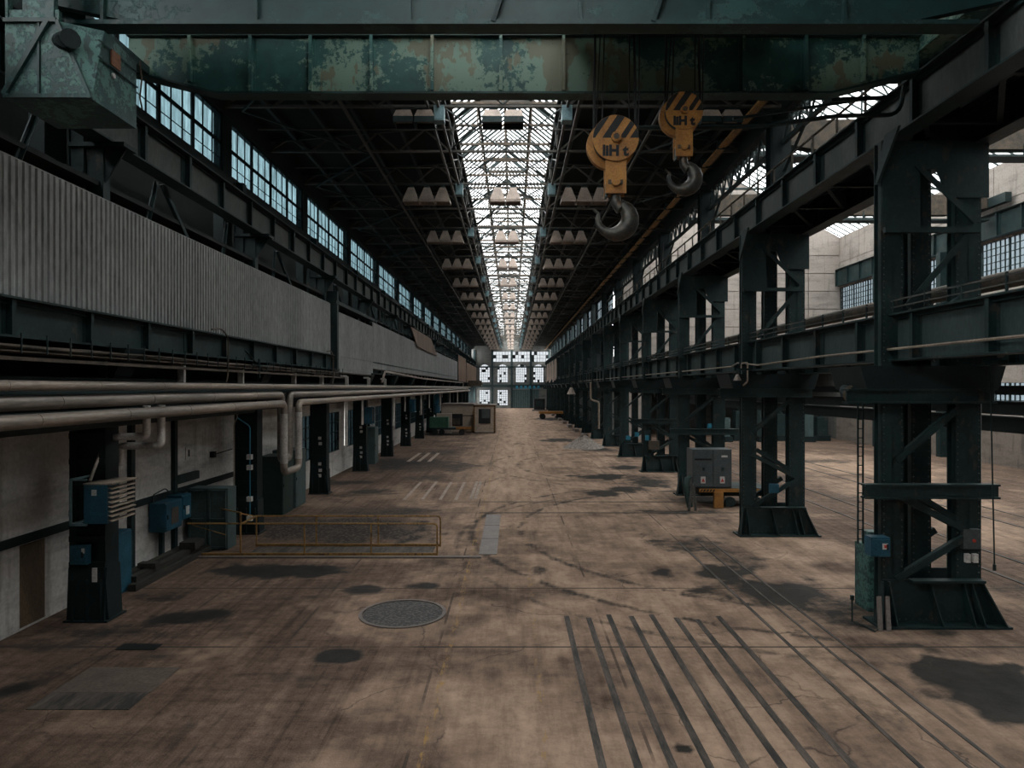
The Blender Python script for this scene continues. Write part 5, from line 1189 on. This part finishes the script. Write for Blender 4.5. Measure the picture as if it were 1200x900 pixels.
# pile of timbers
tp = [(-9.95, -9.75, 17.0, 20.8, 0, .18), (-9.68, -9.48, 16.8, 21.3, 0, .16), (-9.4, -9.2, 16.7, 20.9, 0, .17), (-9.8, -9.6, 17.2, 21.0, .18, .34), (-9.5, -9.3, 16.9, 20.4, .17, .32), (-9.66, -9.2, 17.6, 17.85, .34, .46), (-9.6, -9.15, 19.7, 20.3, .33, .52)]
for k, q_ in enumerate(tp): 
    tag(MB().box(*q_).build('timber_baulk', 'wood'), ['bottom timber nearest the wall in the dark pile', 'bottom middle timber of the dark pile, the longest', 'bottom timber nearest the aisle in the dark pile', 'upper timber near the wall in the dark pile', 'upper timber near the aisle in the dark pile', 'short cross block at the near end of the timber pile', 'thick short block at the far end of the timber pile'][k], 'timber', 'dark timbers by the left wall')
tag(MB().box(-10.05, -9.8, 7, 12.3, 0, .22).build('kerb_timber', 'wood'), 'dark timber lying along the left wall in the near corner', 'timber')
# yellow railings
def railing(y, x0, x1, posts, label, mid=False, z1=.96):
    t = thing('yellow_railing', ((x0+x1)/2, y, 0), label, 'railing')
    MB().path([(x0, y, z1), (x1, y, z1), (x1, y, 0)], .025, 8, .12).build('top_rail', 'yellow_rail', t, smooth=True)
    MB().box(x0, x1, y-.03, y+.03, .02, .09).build('bottom_rail', 'yellow_rail', t)
    pm_ = mmesh(MB().tube((0, 0, 0), (0, 0, z1), .023, 8), 'post', 'yellow_rail')
    for x in posts: inst(pm_, 'post', (x-(x0+x1)/2, 0, 0), t)
    return t
railing(20.25, -9.65, -2.22, (-8.06, -6.16, -4.18), 'front yellow tubular railing beside the shallow pit on the left')
r2_ = railing(21.45, -8.05, -2.25, (-8.03, -6.15, -4.2), 'rear yellow tubular railing beyond the shallow pit on the left')
t = thing('railing_gate', (-8.3, 20.9, 0), 'short yellow crossed rail joining the two railings at the left', 'railing')
MB().bar((-8.03, 20.27, .96), (-8.03, 21.43, .96), .04).bar((-8.06, 20.3, 1.25), (-8.03, 21.4, .96), .035).bar((-8.06, 20.27, .0), (-8.06, 20.27, 1.3), .045).bar((-8.06, 20.27, 1.28), (-9.0, 21.0, 1.28), .035).bar((-9.5, 20.27, .92), (-8.5, 20.27, .62), .02).build('gate_rail', 'yellow_rail', t)
tag(MB().box(-7.9, -2.4, 20.35, 21.35, -.02, .02).build('pit_cover', 'strip'), 'dark flat cover of the pit between the two yellow railings', 'pit cover')
MB().box(-9.6, -.9, 19.95, 20.1, 0, .05).build('kerb_strip', 'plate', floor)
# doors and dark cabinets between the left columns
for k, (ya, yb, z1, mt, lb) in enumerate(((26.6, 27.9, 2.3, 'darkgreen', 'dark green locker just past the looped pipes on the left'), (28.2, 29.6, 2.4, 'greygreen', 'grey-green locker next to the dark one past the looped pipes'),
        (44.5, 45.6, 2.4, 'greygreen', 'tall pale-edged locker between the fifth and sixth left columns'))):
    cabinet('locker', -9.9, -8.95, ya, yb, 0, z1, mt, lb, 'locker', 1, 'right')
for k, (y, z, s, lb) in enumerate(((39.5, 2.9, .95, 'blue open-framed heater on the fourth left column'), (56.8, 3.0, 1.0, 'blue heater box on the sixth left column'), (75, 3.1, 1.1, 'distant blue heater box on the eighth left column'))):
    t = thing('blue_heater', (-8.35, y, z), lb, 'heater'); MB().box(-8.55, -8.1, y, y+.05, z-.02, z+s).box(-8.55, -8.1, y+.7, y+.75, z-.02, z+s).build('end_frame', 'blue', t)
    MB().box(-8.5, -8.15, y+.05, y+.7, z+.1, z+s-.1).build('core', 'blue' if k else 'black', t); MB().box(-8.12, -8.06, y-.02, y+.8, z-.06, z).box(-8.12, -8.06, y-.02, y+.8, z+s, z+s+.05).build('rim', 'ballast', t)
for n in (2, 3, 4, 5, 6, 7):
    y = 14.6+BAY*n-.06; t = thing('notice_strip', (-9.0, y, .9), 'white paper notices on the %s left column' % ORD[n], 'notice', 'notices on left columns')
    for k, z in enumerate((2.55, 2.3, 1.35, 1.05, .8)): MB().box(-9.07+.02*(k % 2), -8.93+.03*(k % 2), y, y+.02, z, z+.14).build('paper', 'white', t)
# cabin container
cb = thing('site_cabin', (-4.6, 76, 0), 'dirty white cabin with hazard-striped end face, halfway down on the left', 'cabin')
MB().box(-8.0, -4.1, 77.5, 83, 0.0, 3.05).build('long_body', 'cabin', cb)
MB().box(-8.0, -4.1, 77.42, 77.5, 1.75, 1.85).build('body_seam', 'rust', cb)
MB().box(-4.2, -1.85, 74.6, 78.2, .1, 3.05).build('end_body', 'cabin', cb)
MB().box(-3.65, -2.35, 74.52, 74.6, 1.05, 2.65).build('window_pane', 'black', cb); MB().box(-3.3, -2.45, 74.50, 74.52, 1.65, 2.6).build('blind', 'cabgrey', cb)
hz = MB()
for k in range(14):
    hz.box(-4.2+.17*k, -4.2+.17*k+.09, 74.55, 74.6, 2.93, 3.05)
for k in range(17):
    hz.box(-4.2, -4.08, 74.55, 74.6, .15+.17*k, .15+.17*k+.09); hz.box(-1.97, -1.85, 74.55, 74.6, .15+.17*k, .15+.17*k+.09)
hz.build('hazard_stripes', 'black', cb); MB().box(-4.22, -1.83, 74.56, 74.6, 2.9, 3.07).box(-4.22, -4.05, 74.565, 74.6, .1, 3.05).box(-2.0, -1.83, 74.565, 74.6, .1, 3.05).build('yellow_border', 'yellow', cb)
MB().box(-4.2, -1.85, 74.6, 78.2, 0, .1).build('skid', 'black', cb)
MB().box(-8.1, -4.2, 77.35, 83.1, 3.05, 3.15).box(-4.25, -1.8, 74.55, 78.3, 3.05, 3.12).build('roof_panel', 'plate', cb)
MB().box(-6.9, -5.6, 77.40, 77.5, .7, 2.0).build('doorway', 'black', cb); MB().box(-6.8, -5.9, 77.38, 77.4, .75, 1.5).build('rusty_panel', 'rust', cb)
tr = thing('low_trailer', (-7, 72.6, 0), 'low dark trailer with yellow end parked in front of the cabin', 'trailer')
MB().box(-8.6, -4.3, 71.8, 73.4, .55, .75).build('deck', 'steel_deep', tr); MB().box(-5.9, -4.2, 71.75, 71.8, .6, .85).build('yellow_end', 'yellow', tr)
for x in (-8.1, -7.4, -5.3): MB().tube((x, 71.85, .3), (x, 72.05, .3), .3, 16).build('wheel', 'black', tr)
t = cabinet('green_crate', -8.7, -6.75, 72, 73.2, .75, 1.85, 'greenbox', 'green steel crate standing on the low trailer', 'crate')
tag(MB().box(-8.2, -6.6, 74.2, 75.0, 0.0, 2.15).build('white_box', 'cabin'), 'pale box behind the green crate, before the cabin wall', 'box')
tag(MB().tube((-8.3, 75.5, 2.2), (-8.3, 75.5, 3.0), .35, 16).build('blue_drum', 'blue', smooth=True), 'blue drum high at the left end of the cabin', 'drum')
# far crane hanging at the left end, brownish
tag(MB().box(-8.45, -5.8, 130, 132, 5.2, 6.3).build('hanging_cab', 'rust'), 'small brown cabin at girder height near the far wall on the left', 'cabin')
tag(MB().path([(-8.0, 42, 5.3), (-8.0, 43, 6.0), (-8.0, 60, 5.8), (-8.0, 112, 5.75), (-8.0, 112, 5.2)], .07, 8, .3).build('stepped_pipe', 'galv', smooth=True), 'thin pale pipe along the girder below the far left cladding', 'pipe')
tag(MB().path([(8.5, 38.5, 13.2), (8.5, 38.7, 11.9), (8.5, 39.4, 11.35), (8.5, 40.1, 11.9), (8.5, 40.3, 13.2)], .05, 6, .3).build('hanging_cable', 'black'), 'black cable hanging in a loop by the upper right handrail', 'cable')
print('objects', len(bpy.data.objects))
